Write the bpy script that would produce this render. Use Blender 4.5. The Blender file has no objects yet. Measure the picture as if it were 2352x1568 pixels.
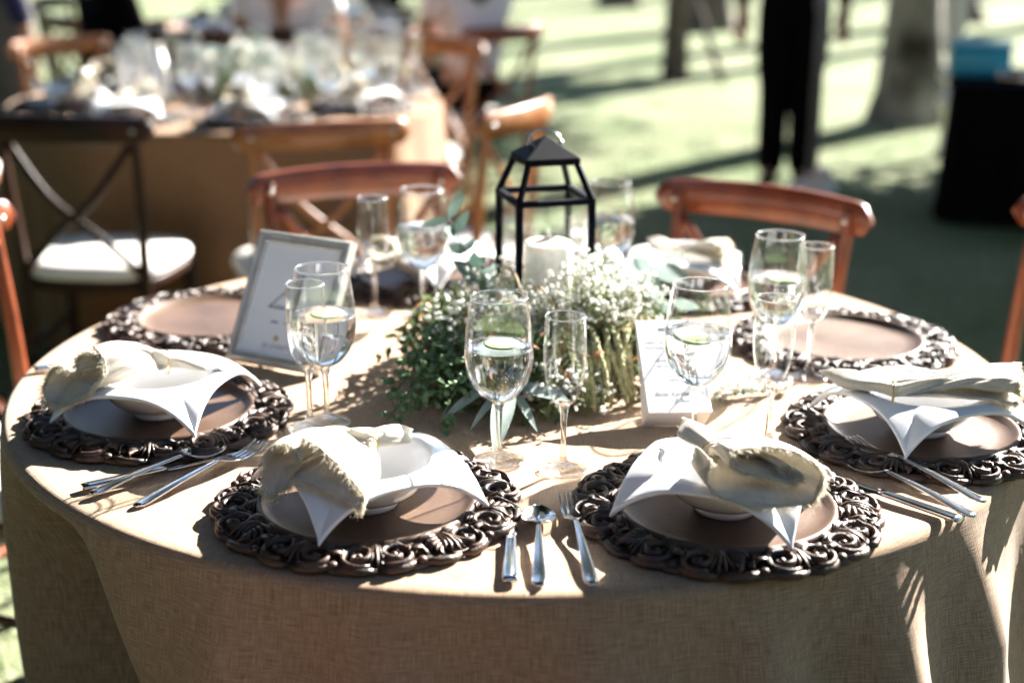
import bpy, math, random
import numpy as np
from mathutils import Vector, Matrix
S = bpy.context.scene
COL = S.collection
PI = math.pi
R = math.radians
T = 0.75                      # height of the table top

# ------------------------------------------------------------------ camera
cam_d = bpy.data.cameras.new("camera")
cam = bpy.data.objects.new("camera", cam_d)
COL.objects.link(cam)
S.camera = cam
pit, roll, yaw = R(17.341), R(0.292), R(-0.147)
fw = Vector((math.sin(yaw)*math.cos(pit), math.cos(yaw)*math.cos(pit), -math.sin(pit)))
rt = Vector((math.cos(yaw), -math.sin(yaw), 0))
up = rt.cross(fw)
rt2 = rt*math.cos(roll) + up*math.sin(roll)
up2 = up*math.cos(roll) - rt*math.sin(roll)
M = Matrix((rt2, up2, -fw)).transposed().to_4x4()
M.translation = Vector((0, -2.135, T+0.712))
cam.matrix_world = M
cam_d.sensor_width = 36
cam_d.lens = 36*3305/2352
cam_d.clip_end = 400
cam_d.clip_start = 0.05
cam_d.dof.use_dof = True
cam_d.dof.focus_distance = 1.78
cam_d.dof.aperture_fstop = 50.6/25.0
cam_d.dof.aperture_blades = 0

# ------------------------------------------------------------------ light
SUN_AZ, SUN_EL = R(48), R(30)      # azimuth measured from +x towards +y
sd = Vector((math.cos(SUN_AZ)*math.cos(SUN_EL), math.sin(SUN_AZ)*math.cos(SUN_EL), math.sin(SUN_EL)))
w = bpy.data.worlds.new("World")
S.world = w
w.use_nodes = True
nt = w.node_tree
bg = nt.nodes["Background"]
sky = nt.nodes.new("ShaderNodeTexSky")
sky.sky_type = 'NISHITA'
sky.sun_disc = False
sky.sun_elevation = SUN_EL
sky.sun_rotation = PI/2 - SUN_AZ
sky.dust_density = 0.3
sky.ozone_density = 1.0
nt.links.new(sky.outputs[0], bg.inputs[0])
bg.inputs[1].default_value = 0.05
sl = bpy.data.lights.new("sun", 'SUN')
sl.energy = 5.0
sl.angle = R(0.5)
sl.color = (1.0, 0.95, 0.88)
so = bpy.data.objects.new("sun", sl)
so.rotation_euler = (-sd).to_track_quat('-Z', 'Y').to_euler()
COL.objects.link(so)
S.view_settings.view_transform = 'Standard'
S.view_settings.look = 'None'
S.view_settings.gamma = 1.0
S.view_settings.use_curve_mapping = False
S.view_settings.exposure = 3.0
cy = S.cycles
cy.max_bounces = 14
cy.transparent_max_bounces = 40
cy.transmission_bounces = 12
cy.glossy_bounces = 6
cy.diffuse_bounces = 3
cy.caustics_reflective = True
cy.caustics_refractive = True
cy.blur_glossy = 0.3
cy.sample_clamp_indirect = 6.0
cy.sample_clamp_direct = 0
cy.use_denoising = True

# ------------------------------------------------------------------ helpers
class MB:
    def __init__(s):
        s.v = []; s.f = []; s.m = []; s.cm = 0
    def add(s, vs, fs):
        b = len(s.v)
        s.v.extend([tuple(map(float, p)) for p in vs])
        for f in fs:
            s.f.append(tuple(i+b for i in f)); s.m.append(s.cm)
    def grid(s, P, closeu=False, closev=False):
        n, k = len(P), len(P[0])
        vs = [p for row in P for p in row]
        fs = []
        for i in range(n if closeu else n-1):
            for j in range(k if closev else k-1):
                a = i*k+j; b = i*k+(j+1) % k; c = ((i+1) % n)*k+(j+1) % k; d = ((i+1) % n)*k+j
                fs.append((a, b, c, d))
        s.add(vs, fs)
    def lathe(s, prof, n=48, cx=0, cy=0, a0=0):
        P = []
        for r, z in prof:
            P.append([(cx+r*math.cos(a0+2*PI*j/n), cy+r*math.sin(a0+2*PI*j/n), z) for j in range(n)])
        s.grid(P, False, True)
    def tube(s, path, rad, n=8, flat=1.0, cap=True, upv=None):
        path = [Vector(p) for p in path]
        if not hasattr(rad, '__len__'): rad = [rad]*len(path)
        P = []
        pu = None
        for i, p in enumerate(path):
            t = (path[min(i+1, len(path)-1)]-path[max(i-1, 0)])
            if t.length < 1e-9: t = Vector((0, 0, 1))
            t.normalize()
            if upv is not None: u = Vector(upv)
            elif pu is None: u = Vector((0, 0, 1)) if abs(t.z) < .9 else Vector((1, 0, 0))
            else: u = pu
            u = (u - t*u.dot(t))
            if u.length < 1e-6: u = t.orthogonal()
            u.normalize(); pu = u
            v = t.cross(u)
            P.append([p + (u*math.sin(2*PI*j/n)*flat + v*math.cos(2*PI*j/n))*rad[i] for j in range(n)])
        s.grid(P, False, True)
        if cap:
            b = len(s.v)-len(P)*n
            s.f.append(tuple(b+j for j in range(n))[::-1]); s.m.append(s.cm)
            e = b+(len(P)-1)*n
            s.f.append(tuple(e+j for j in range(n))); s.m.append(s.cm)
    def box(s, c, h, ax=None, bev=0.0):
        c = Vector(c); ax = ax or (Vector((1, 0, 0)), Vector((0, 1, 0)), Vector((0, 0, 1)))
        if bev <= 0:
            vs = [c+ax[0]*h[0]*x+ax[1]*h[1]*y+ax[2]*h[2]*z for z in (-1, 1) for y in (-1, 1) for x in (-1, 1)]
            s.add(vs, [(0, 2, 3, 1), (4, 5, 7, 6), (0, 1, 5, 4), (2, 6, 7, 3), (0, 4, 6, 2), (1, 3, 7, 5)])
        else:
            b = bev
            def ring(hx, hy, z):
                pts = []
                for sx, sy, a in ((1, 1, 0), (-1, 1, 1), (-1, -1, 2), (1, -1, 3)):
                    for q in range(4):
                        an = (a+q/3)*PI/2
                        pts.append(c+ax[0]*(sx*(hx-b)+b*math.cos(an))+ax[1]*(sy*(hy-b)+b*math.sin(an))+ax[2]*z)
                return pts
            P = []
            for q in range(4):
                an = -PI/2+q/3*PI/2
                k = b*(1-math.cos(an))
                P.append(ring(h[0]-k, h[1]-k, -(h[2]-b)+b*math.sin(an)))
            for q in range(4):
                an = q/3*PI/2
                k = b*(1-math.cos(an))
                P.append(ring(h[0]-k, h[1]-k, (h[2]-b)+b*math.sin(an)))
            s.grid(P, False, True)
            n = 16; b0 = len(s.v)-len(P)*n; e = len(s.v)-n
            s.f.append(tuple(b0+j for j in range(n))[::-1]); s.m.append(s.cm)
            s.f.append(tuple(e+j for j in range(n))); s.m.append(s.cm)
    def bar(s, a, b, wx, wz, upv=(0, 0, 1), bev=0.0):
        a = Vector(a); b = Vector(b); t = (b-a); L = t.length; t.normalize()
        u = Vector(upv); u = u-t*u.dot(t); u.normalize(); v = t.cross(u)
        s.box((a+b)/2, (L/2, wx/2, wz/2), (t, v, u), bev)
    def ball(s, c, r, n=8, k=5, sx=1, sy=1, sz=1):
        P = []
        for i in range(k+1):
            a = -PI/2+PI*i/k
            rr = max(math.cos(a), 0.02)
            P.append([(c[0]+r*sx*rr*math.cos(2*PI*j/n), c[1]+r*sy*rr*math.sin(2*PI*j/n), c[2]+r*sz*math.sin(a)) for j in range(n)])
        s.grid(P, False, True)
    def leaf(s, base, d, nrm, L, W, bend=0.2, k=5, fold=0.15, tip=1.0):
        base = Vector(base); d = Vector(d).normalized(); nrm = Vector(nrm)
        nrm = nrm - d*nrm.dot(d)
        if nrm.length < 1e-5: nrm = d.orthogonal()
        nrm.normalize(); sd_ = d.cross(nrm)
        P = []
        for i in range(k+1):
            t = i/k
            wd = W*math.sin(PI*min(t**0.8, 1))**0.8*0.5 + W*0.02
            c = base + d*L*t*(1-0.15*abs(bend)*t) - nrm*(bend*L*t*t)
            P.append([c - sd_*wd + nrm*wd*fold*2, c, c + sd_*wd + nrm*wd*fold*2])
        s.grid(P)
    def build(s, name, mat, parent=None, smooth=True, loc=None, mods=()):
        me = bpy.data.meshes.new(name)
        me.from_pydata(s.v, [], s.f)
        mats = mat if isinstance(mat, (list, tuple)) else [mat]
        for m in mats: me.materials.append(m)
        if len(mats) > 1: me.polygons.foreach_set('material_index', s.m)
        me.polygons.foreach_set('use_smooth', [smooth]*len(me.polygons))
        me.update()
        o = bpy.data.objects.new(name, me)
        COL.objects.link(o)
        if parent: o.parent = parent
        if loc: o.location = loc
        return o

def auto_smooth(o, deg=35):
    """flat shading kept across sharp edges"""
    me = o.data
    import bmesh
    bm = bmesh.new(); bm.from_mesh(me)
    for e in bm.edges:
        if len(e.link_faces) == 2 and e.calc_face_angle(0) > R(deg): e.smooth = False
    bm.to_mesh(me); bm.free()
    return o

def solidify(o, th, off=-1, sub=0):
    m = o.modifiers.new('solid', 'SOLIDIFY'); m.thickness = th; m.offset = off
    if sub:
        q = o.modifiers.new('sub', 'SUBSURF'); q.levels = sub; q.render_levels = sub
    return o

def fixn(o):
    import bmesh
    bm = bmesh.new(); bm.from_mesh(o.data)
    bmesh.ops.remove_doubles(bm, verts=bm.verts, dist=1e-6)
    bmesh.ops.recalc_face_normals(bm, faces=bm.faces)
    bm.to_mesh(o.data); bm.free()
    return o

def tag(o, label=None, cat=None, group=None, kind=None):
    if label: o['label'] = label
    if cat: o['category'] = cat
    if group: o['group'] = group
    if kind: o['kind'] = kind
    return o

def empty(name, loc=(0, 0, 0), rz=0.0):
    o = bpy.data.objects.new(name, None)
    o.empty_display_size = 0.05
    COL.objects.link(o)
    o.location = loc; o.rotation_euler = (0, 0, rz)
    return o

def copy_tree(o, parent=None):
    c = o.copy(); COL.objects.link(c); c.parent = parent
    if parent is not None: c.matrix_parent_inverse = o.matrix_parent_inverse.copy()
    for ch in list(o.children): copy_tree(ch, c)
    return c

# ------------------------------------------------------------------ materials
def mat(name, col, rough=0.5, metal=0.0, var=0.0, vscale=20, bump=0.0, bscale=60, spec=0.5, col2=None, stretch=None, coat=0.0, sss=0.0, detail=6, sheen=0.0, rvar=0.0):
    m = bpy.data.materials.new(name); m.use_nodes = True
    n = m.node_tree.nodes; l = m.node_tree.links
    b = n['Principled BSDF']
    b.inputs['Base Color'].default_value = (*col, 1)
    b.inputs['Roughness'].default_value = rough
    b.inputs['Metallic'].default_value = metal
    b.inputs['Specular IOR Level'].default_value = spec
    if coat: b.inputs['Coat Weight'].default_value = coat; b.inputs['Coat Roughness'].default_value = 0.08
    if sss:
        b.inputs['Subsurface Weight'].default_value = sss
        b.inputs['Subsurface Radius'].default_value = (1, .6, .4)
        b.inputs['Subsurface Scale'].default_value = 0.01
    if sheen: b.inputs['Sheen Weight'].default_value = sheen
    tc = n.new('ShaderNodeTexCoord'); mp = n.new('ShaderNodeMapping')
    l.new(tc.outputs['Object'], mp.inputs[0])
    if stretch: mp.inputs['Scale'].default_value = stretch
    if var or col2:
        t = n.new('ShaderNodeTexNoise'); t.inputs['Scale'].default_value = vscale; t.inputs['Detail'].default_value = detail
        l.new(mp.outputs[0], t.inputs[0])
        rp = n.new('ShaderNodeValToRGB')
        c2 = col2 or tuple(min(1, c*(1+var)) for c in col)
        c1 = col if col2 else tuple(c*(1-var) for c in col)
        rp.color_ramp.elements[0].position = 0.33; rp.color_ramp.elements[1].position = 0.68
        rp.color_ramp.elements[0].color = (*c1, 1); rp.color_ramp.elements[1].color = (*c2, 1)
        l.new(t.outputs[0], rp.inputs[0]); l.new(rp.outputs[0], b.inputs['Base Color'])
        if rvar:
            mr = n.new('ShaderNodeMapRange')
            mr.inputs[3].default_value = rough-rvar; mr.inputs[4].default_value = rough+rvar
            l.new(t.outputs[0], mr.inputs[0]); l.new(mr.outputs[0], b.inputs['Roughness'])
    if bump:
        t2 = n.new('ShaderNodeTexNoise'); t2.inputs['Scale'].default_value = bscale; t2.inputs['Detail'].default_value = 4
        l.new(mp.outputs[0], t2.inputs[0])
        bp = n.new('ShaderNodeBump'); bp.inputs['Strength'].default_value = bump; bp.inputs['Distance'].default_value = 0.003
        l.new(t2.outputs[0], bp.inputs['Height']); l.new(bp.outputs[0], b.inputs['Normal'])
    return m

def weave_mat(name, ca, cb, period, rough=0.9, bump=0.6, slub=0.25, trans=0.0):
    """woven cloth: two crossed sets of threads with uneven slubs"""
    m = bpy.data.materials.new(name); m.use_nodes = True
    n = m.node_tree.nodes; l = m.node_tree.links
    b = n['Principled BSDF']; b.inputs['Roughness'].default_value = rough; b.inputs['Specular IOR Level'].default_value = 0.15
    b.inputs['Sheen Weight'].default_value = 0.15
    tc = n.new('ShaderNodeTexCoord')
    sx = n.new('ShaderNodeSeparateXYZ'); l.new(tc.outputs['UV'], sx.inputs[0])
    ns = n.new('ShaderNodeTexNoise'); ns.inputs['Scale'].default_value = 55; ns.inputs['Detail'].default_value = 6
    l.new(tc.outputs['Object'], ns.inputs[0])
    outs = []
    for k in (0, 1):
        mu = n.new('ShaderNodeMath'); mu.operation = 'MULTIPLY'; mu.inputs[1].default_value = 2*PI/period
        l.new(sx.outputs[k], mu.inputs[0])
        si = n.new('ShaderNodeMath'); si.operation = 'SINE'; l.new(mu.outputs[0], si.inputs[0])
        outs.append(si)
    mm = n.new('ShaderNodeMath'); mm.operation = 'MULTIPLY'
    l.new(outs[0].outputs[0], mm.inputs[0]); l.new(outs[1].outputs[0], mm.inputs[1])
    # thread slubs: noise stretched along each thread direction
    sl_ = []
    for sc in ((40, 700, 1), (700, 40, 1)):
        mp = n.new('ShaderNodeMapping'); mp.inputs['Scale'].default_value = sc
        l.new(tc.outputs['UV'], mp.inputs[0])
        t = n.new('ShaderNodeTexNoise'); t.inputs['Scale'].default_value = 1.0; t.inputs['Detail'].default_value = 2
        l.new(mp.outputs[0], t.inputs[0]); sl_.append(t)
    av = n.new('ShaderNodeMath'); av.operation = 'ADD'
    l.new(sl_[0].outputs[0], av.inputs[0]); l.new(sl_[1].outputs[0], av.inputs[1])
    m1 = n.new('ShaderNodeMath'); m1.operation = 'MULTIPLY_ADD'; m1.inputs[1].default_value = 0.05; 
    l.new(mm.outputs[0], m1.inputs[0]); l.new(av.outputs[0], m1.inputs[2])
    m2 = n.new('ShaderNodeMath'); m2.operation = 'MULTIPLY_ADD'; m2.inputs[1].default_value = slub
    l.new(ns.outputs[0], m2.inputs[0]); l.new(m1.outputs[0], m2.inputs[2])
    rp = n.new('ShaderNodeValToRGB')
    rp.color_ramp.elements[0].position = 0.70; rp.color_ramp.elements[1].position = 1.45-0.12
    rp.color_ramp.elements[1].position = 1.0
    mr = n.new('ShaderNodeMapRange'); mr.inputs[1].default_value = 0.7; mr.inputs[2].default_value = 1.55
    l.new(m2.outputs[0], mr.inputs[0])
    rp.color_ramp.elements[0].position = 0.1; rp.color_ramp.elements[1].position = 0.9
    rp.color_ramp.elements[0].color = (*ca, 1); rp.color_ramp.elements[1].color = (*cb, 1)
    l.new(mr.outputs[0], rp.inputs[0])
    l.new(rp.outputs[0], b.inputs['Base Color'])
    bp = n.new('ShaderNodeBump'); bp.inputs['Strength'].default_value = bump; bp.inputs['Distance'].default_value = period*0.35
    l.new(m2.outputs[0], bp.inputs['Height']); l.new(bp.outputs[0], b.inputs['Normal'])
    if trans:
        tr = n.new('ShaderNodeBsdfTranslucent'); l.new(rp.outputs[0], tr.inputs[0])
        mx = n.new('ShaderNodeMixShader'); mx.inputs[0].default_value = trans
        l.new(b.outputs[0], mx.inputs[1]); l.new(tr.outputs[0], mx.inputs[2])
        l.new(mx.outputs[0], n['Material Output'].inputs[0])
    return m

def leaf_mat(name, c1, c2, trans=0.3, rough=0.5, scale=12):
    m = mat(name, c1, rough, col2=c2, vscale=scale, spec=0.4)
    n = m.node_tree.nodes; l = m.node_tree.links
    b = n['Principled BSDF']
    tr = n.new('ShaderNodeBsdfTranslucent')
    src = b.inputs['Base Color'].links[0].from_socket
    l.new(src, tr.inputs[0])
    mx = n.new('ShaderNodeMixShader'); mx.inputs[0].default_value = trans
    l.new(b.outputs[0], mx.inputs[1]); l.new(tr.outputs[0], mx.inputs[2])
    l.new(mx.outputs[0], n['Material Output'].inputs[0])
    return m

def thin_glass(name, tint=(0.985, 0.99, 0.99), ior=1.5, rough=0.07, base=.045):
    m = bpy.data.materials.new(name); m.use_nodes = True
    n = m.node_tree.nodes; l = m.node_tree.links
    n.remove(n['Principled BSDF'])
    fr = n.new('ShaderNodeFresnel'); fr.inputs[0].default_value = ior
    # the same Fresnel curve whichever side of the thin wall is met
    lw = n.new('ShaderNodeLayerWeight'); lw.inputs[0].default_value = 0.5
    pw = n.new('ShaderNodeMath'); pw.operation = 'POWER'; pw.inputs[1].default_value = 4.0
    l.new(lw.outputs['Facing'], pw.inputs[0])
    ma = n.new('ShaderNodeMath'); ma.operation = 'MULTIPLY_ADD'; ma.inputs[1].default_value = 0.9; ma.inputs[2].default_value = base
    l.new(pw.outputs[0], ma.inputs[0])
    t = n.new('ShaderNodeBsdfTransparent'); t.inputs[0].default_value = (*tint, 1)
    g = n.new('ShaderNodeBsdfGlossy'); g.inputs['Roughness'].default_value = rough; g.inputs[0].default_value = (1, 1, 1, 1)
    mx = n.new('ShaderNodeMixShader')
    l.new(ma.outputs[0], mx.inputs[0]); l.new(t.outputs[0], mx.inputs[1]); l.new(g.outputs[0], mx.inputs[2])
    l.new(mx.outputs[0], n['Material Output'].inputs[0])
    return m

def refr_glass(name, ior=1.5, rough=0.0, thru=0.0, tint=(1, 1, 1)):
    m = bpy.data.materials.new(name); m.use_nodes = True
    n = m.node_tree.nodes; l = m.node_tree.links
    n.remove(n['Principled BSDF'])
    g = n.new('ShaderNodeBsdfGlass'); g.inputs['IOR'].default_value = ior; g.inputs['Roughness'].default_value = rough
    g.inputs[0].default_value = (*tint, 1)
    out = g.outputs[0]
    if thru:
        t = n.new('ShaderNodeBsdfTransparent')
        mx = n.new('ShaderNodeMixShader'); mx.inputs[0].default_value = thru
        l.new(g.outputs[0], mx.inputs[1]); l.new(t.outputs[0], mx.inputs[2]); out = mx.outputs[0]
    l.new(out, n['Material Output'].inputs[0])
    return m

MT = {}
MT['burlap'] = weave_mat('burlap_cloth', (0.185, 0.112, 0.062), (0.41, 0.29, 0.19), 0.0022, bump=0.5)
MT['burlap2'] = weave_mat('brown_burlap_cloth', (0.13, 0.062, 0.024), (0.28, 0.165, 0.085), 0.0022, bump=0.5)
MT['linen'] = weave_mat('cream_linen', (0.55, 0.50, 0.41), (0.70, 0.655, 0.56), 0.0022, bump=0.6, trans=0.22)
MT['fringe'] = leaf_mat('cream_thread', (0.84, 0.78, 0.64), (0.93, 0.89, 0.79), 0.5, 0.9, 60)
MT['carved'] = mat('dark_carved_wood', (0.010, 0.006, 0.0045), 0.48, col2=(0.075, 0.038, 0.022), vscale=38, bump=0.5, bscale=110, rvar=.1)
MT['plate'] = mat('brown_turned_wood', (0.062, 0.034, 0.021), 0.45, spec=.35, col2=(0.115, 0.070, 0.046), vscale=9, bump=0.12, bscale=130, stretch=(1, 1, 4), rvar=.1)
MT['ceramic'] = mat('white_glazed_ceramic', (0.80, 0.80, 0.81), 0.12, spec=0.6, coat=0.5)
MT['steel'] = mat('polished_steel', (0.62, 0.62, 0.63), 0.13, 1.0, var=0.05, vscale=80)
MT['silverframe'] = mat('silver_gilt_frame', (0.62, 0.60, 0.55), 0.32, 0.35, var=0.12, vscale=50)
MT['framedark'] = mat('frame_groove', (0.16, 0.15, 0.13), 0.4, 0.8, var=.2, vscale=200)
MT['paper'] = mat('white_paper', (0.80, 0.81, 0.83), 0.7, var=0.01)
MT['ink'] = mat('grey_ink', (0.10, 0.11, 0.13), 0.7)
MT['inklight'] = mat('pale_ink', (0.36, 0.36, 0.38), 0.7)
MT['ink2'] = mat('grey_print', (.16, .16, .17), 0.7)
MT['teal_ink'] = mat('teal_ink', (0.02, 0.06, 0.09), 0.6)
MT['gold'] = mat('gold_band', (0.50, 0.36, 0.15), 0.3, 1.0)
MT['goldink'] = mat('gold_ink', (0.50, 0.36, 0.16), 0.6)
MT['blackmetal'] = mat('black_painted_metal', (0.002, 0.003, 0.008), 0.6, 0.0, spec=.08, var=.3, vscale=40, bump=.1, bscale=300)
MT['chrome'] = mat('bright_wire', (0.55, 0.52, 0.48), 0.2, 1.0)
MT['wax'] = mat('candle_wax', (0.86, 0.82, 0.74), 0.5, sss=0.3)
MT['wick'] = mat('burnt_wick', (0.02, 0.018, 0.015), 0.9)
MT['glass'] = thin_glass('thin_clear_glass')
MT['pane'] = thin_glass('window_pane_glass', (0.97, 0.98, 0.98))
MT['farglass'] = thin_glass('thin_sparkling_glass', rough=.10, base=.09)
MT['farsolid'] = refr_glass('solid_sparkling_glass', 1.5, .13, .25)
MT['solidglass'] = refr_glass('solid_clear_glass', 1.5, 0.10, 0.20)
MT['water'] = refr_glass('water', 1.33, 0.03, 0.12)
MT['cuke_skin'] = mat('cucumber_skin', (0.05, 0.12, 0.02), 0.4, var=.4, vscale=150)
MT['cuke_flesh'] = mat('cucumber_flesh', (0.36, 0.43, 0.24), 0.35, var=.08, vscale=200, sss=.1)
MT['mahog'] = mat('mahogany_wood', (0.10, 0.018, 0.005), 0.33, col2=(0.22, 0.050, 0.014), vscale=5, stretch=(2, 12, 2), bump=.08, bscale=90, coat=.3)
MT['oak'] = mat('orange_brown_wood', (0.17, 0.055, 0.012), 0.36, col2=(0.30, 0.115, 0.032), vscale=5, stretch=(2, 12, 2), bump=.08, bscale=90, coat=.3)
MT['shaded_wood'] = mat('chair_wood_in_shade', (0.012, 0.005, 0.002), 0.45, spec=.25, col2=(0.040, 0.013, 0.005), vscale=5, stretch=(2, 12, 2), bump=.08, bscale=90)  # the chair wood darkened so the colour itself carries the shade
MT['cushion'] = mat('ivory_cushion', (0.78, 0.75, 0.70), 0.85, var=0.03, bump=.15, bscale=200)
MT['screw'] = mat('steel_screw', (0.5, 0.48, 0.45), 0.3, 1.0)

# ------------------------------------------------------------------ setting
def ground():
    mb = MB()
    n = 60
    xs = [-120+240*i/n for i in range(n+1)]
    ys = [-60+200*i/n for i in range(n+1)]
    mb.grid([[(x, y, 0) for x in xs] for y in ys])
    m = bpy.data.materials.new('lawn'); m.use_nodes = True
    N = m.node_tree.nodes; L = m.node_tree.links; b = N['Principled BSDF']
    tc = N.new('ShaderNodeTexCoord')
    t1 = N.new('ShaderNodeTexNoise'); t1.inputs['Scale'].default_value = 1.3; t1.inputs['Detail'].default_value = 8
    t2 = N.new('ShaderNodeTexNoise'); t2.inputs['Scale'].default_value = 40; t2.inputs['Detail'].default_value = 6
    L.new(tc.outputs['Object'], t1.inputs[0]); L.new(tc.outputs['Object'], t2.inputs[0])
    r1 = N.new('ShaderNodeValToRGB'); r1.color_ramp.elements[0].position = .38; r1.color_ramp.elements[1].position = .65
    r1.color_ramp.elements[0].color = (.125, .165, .090, 1); r1.color_ramp.elements[1].color = (.205, .225, .150, 1)
    r2 = N.new('ShaderNodeValToRGB'); r2.color_ramp.elements[0].position = .3; r2.color_ramp.elements[1].position = .7
    r2.color_ramp.elements[0].color = (.55, .55, .5, 1); r2.color_ramp.elements[1].color = (1.25, 1.2, 1.1, 1)
    L.new(t1.outputs[0], r1.inputs[0]); L.new(t2.outputs[0], r2.inputs[0])
    mx = N.new('ShaderNodeMixRGB'); mx.blend_type = 'MULTIPLY'; mx.inputs[0].default_value = 1
    L.new(r1.outputs[0], mx.inputs[1]); L.new(r2.outputs[0], mx.inputs[2]); L.new(mx.outputs[0], b.inputs['Base Color'])
    b.inputs['Roughness'].default_value = .95; b.inputs['Specular IOR Level'].default_value = .1
    bp = N.new('ShaderNodeBump'); bp.inputs['Strength'].default_value = .8; bp.inputs['Distance'].default_value = .02
    L.new(t2.outputs[0], bp.inputs['Height']); L.new(bp.outputs[0], b.inputs['Normal'])
    o = mb.build('ground', m, smooth=False); tag(o, kind='structure')
    # blades of grass
    rng = np.random.default_rng(5)
    K = 42000
    d = rng.uniform(0, 1, K)**0.7*9-1.6
    x = rng.uniform(-1, 1, K)*(1.2+(d+2.2)*.55)
    h = rng.uniform(.02, .055, K); a = rng.uniform(0, 2*PI, K); wd = rng.uniform(.002, .004, K)
    le = rng.uniform(-.03, .03, (K, 2))
    v = np.zeros((K, 3, 3))
    v[:, 0] = np.stack([x-np.cos(a)*wd, d-np.sin(a)*wd, 0*x], 1)
    v[:, 1] = np.stack([x+np.cos(a)*wd, d+np.sin(a)*wd, 0*x], 1)
    v[:, 2] = np.stack([x+le[:, 0], d+le[:, 1], h], 1)
    me = bpy.data.meshes.new('grass'); me.from_pydata(v.reshape(-1, 3).tolist(), [], np.arange(3*K).reshape(K, 3).tolist())
    me.materials.append(leaf_mat('grass_blade', (.10, .145, .06), (.24, .26, .16), .35, .6, 2.0))
    g = bpy.data.objects.new('grass', me); COL.objects.link(g); tag(g, 'short sunlit lawn grass around the tables', 'grass', kind='stuff')
ground()

def tablecloth(seed, name, loc, label, tuck=None, rz=0.0, ridges=()):
    rnd = random.Random(seed)
    RT = 0.76
    nth = 300
    ph = [rnd.uniform(0, 2*PI) for _ in range(6)]
    def fold(th):
        s_ = 0.5*math.sin(9*th+ph[0]+0.8*math.sin(2*th+ph[1])) + 0.33*math.sin(14*th+ph[2]+.6*math.sin(3*th+ph[3])) + .17*math.sin(23*th+ph[4])
        return s_
    rows = []; uvr = []
    # top: rings
    for r in list(np.linspace(0.002, 0.7, 36))+[0.72, 0.735, 0.745]:
        row = []; uv = []
        for j in range(nth):
            th = 2*PI*j/nth
            x, y = r*math.cos(th), r*math.sin(th)
            wv = 0.0016*math.sin(21*x+9*y+2*math.sin(7*y+seed)) + 0.0012*math.sin(34*y-16*x+seed*2+1.5*math.sin(11*x)) + 0.0008*math.sin(70*x+50*y+3*math.sin(9*x-4*y))
            wv += .0026*(1-abs(math.sin(8*x+5*y+1.3*math.sin(5*y-3*x+seed))))**5*math.exp(-((x+.28)**2+(y+.05)**2)/.10) + .0020*(1-abs(math.sin(6*y-7*x+.9*math.sin(7*x+seed))))**6*math.exp(-((x-.12)**2+(y+.5)**2)/.12)
            wv *= min(1, (0.76-r)*12)
            row.append((x, y, T+wv)); uv.append((x, y))
        rows.append(row); uvr.append(uv)
    # rounded edge and skirt
    drop = [(a, None) for a in np.linspace(0.2, PI/2, 6)]
    er = 0.016
    for a, _ in drop:
        row = []; uv = []
        for j in range(nth):
            th = 2*PI*j/nth
            r = 0.748 + er*math.sin(a)
            row.append((r*math.cos(th), r*math.sin(th), T-er+er*math.cos(a))); uv.append((th*0.76, .76+er*a))
        rows.append(row); uvr.append(uv)
    H = T-er-0.012
    for k in range(1, 33):
        t = k/32
        row = []; uv = []
        for j in range(nth):
            th = 2*PI*j/nth
            dz = H*t
            amp = 0.105*t**0.62*(0.40+0.60*t)
            r = 0.748+er + amp*fold(th) + 0.05*t
            if tuck:
                for tc, tw, td in tuck:
                    dd = min(1, dz/.45)
                    dth = (th-tc-.10*dd+PI) % (2*PI)-PI
                    q = math.exp(-(dth/(tw*(.75+.6*dd)))**4)
                    r -= td*q*min(1, (dz/0.20))**0.8
            for rc, ra in ridges:
                dth = (th-rc+PI) % (2*PI)-PI
                r += ra*math.exp(-(dth/(.055+.05*t))**2)*min(1, dz/.16)
            z = T-er-dz
            row.append((r*math.cos(th), r*math.sin(th), z)); uv.append((th*0.76, .78+dz))
        rows.append(row); uvr.append(uv)
    mb = MB(); mb.grid(rows, False, True)
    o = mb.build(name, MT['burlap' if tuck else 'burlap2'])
    ul = o.data.uv_layers.new(name='uv')
    uvf = [q for row in uvr for q in row]
    # wrap the seam: per-loop u so the last column does not stretch back
    nrow = len(rows)
    for p in o.data.polygons:
        vi = list(p.vertices)
        js = [i % nth for i in vi]
        wrap = max(js)-min(js) > nth/2
        ro = vi[0]//nth
        for li, i, j in zip(p.loop_indices, vi, js):
            u, v = uvf[i]
            if wrap and j < nth/2 and i//nth >= 39: u += 2*PI*0.76
            ul.data[li].uv = (u, v)
    o.location = (loc[0], loc[1], 0); o.rotation_euler = (0, 0, rz)
    tag(o, label, 'tablecloth', 'burlap tablecloths on the round tables')
    return o
# one ring is shared by top and edge uvs, so the weave there changes direction just at the fold
tablecloth(3, 'tablecloth', (0, 0), 'tan burlap tablecloth on the nearest round table, draped to the grass', tuck=[(R(213), .25, .40)], ridges=[(R(259), .045), (R(276), .030), (R(291), .055), (R(304), .050), (R(317), .045), (R(333), .05), (R(246), .035)])
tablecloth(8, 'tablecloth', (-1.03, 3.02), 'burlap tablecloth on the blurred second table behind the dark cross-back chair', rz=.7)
tablecloth(11, 'tablecloth', (-1.18, 5.75), 'burlap tablecloth on the farthest round table, before the seated guests', rz=1.9)

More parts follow.
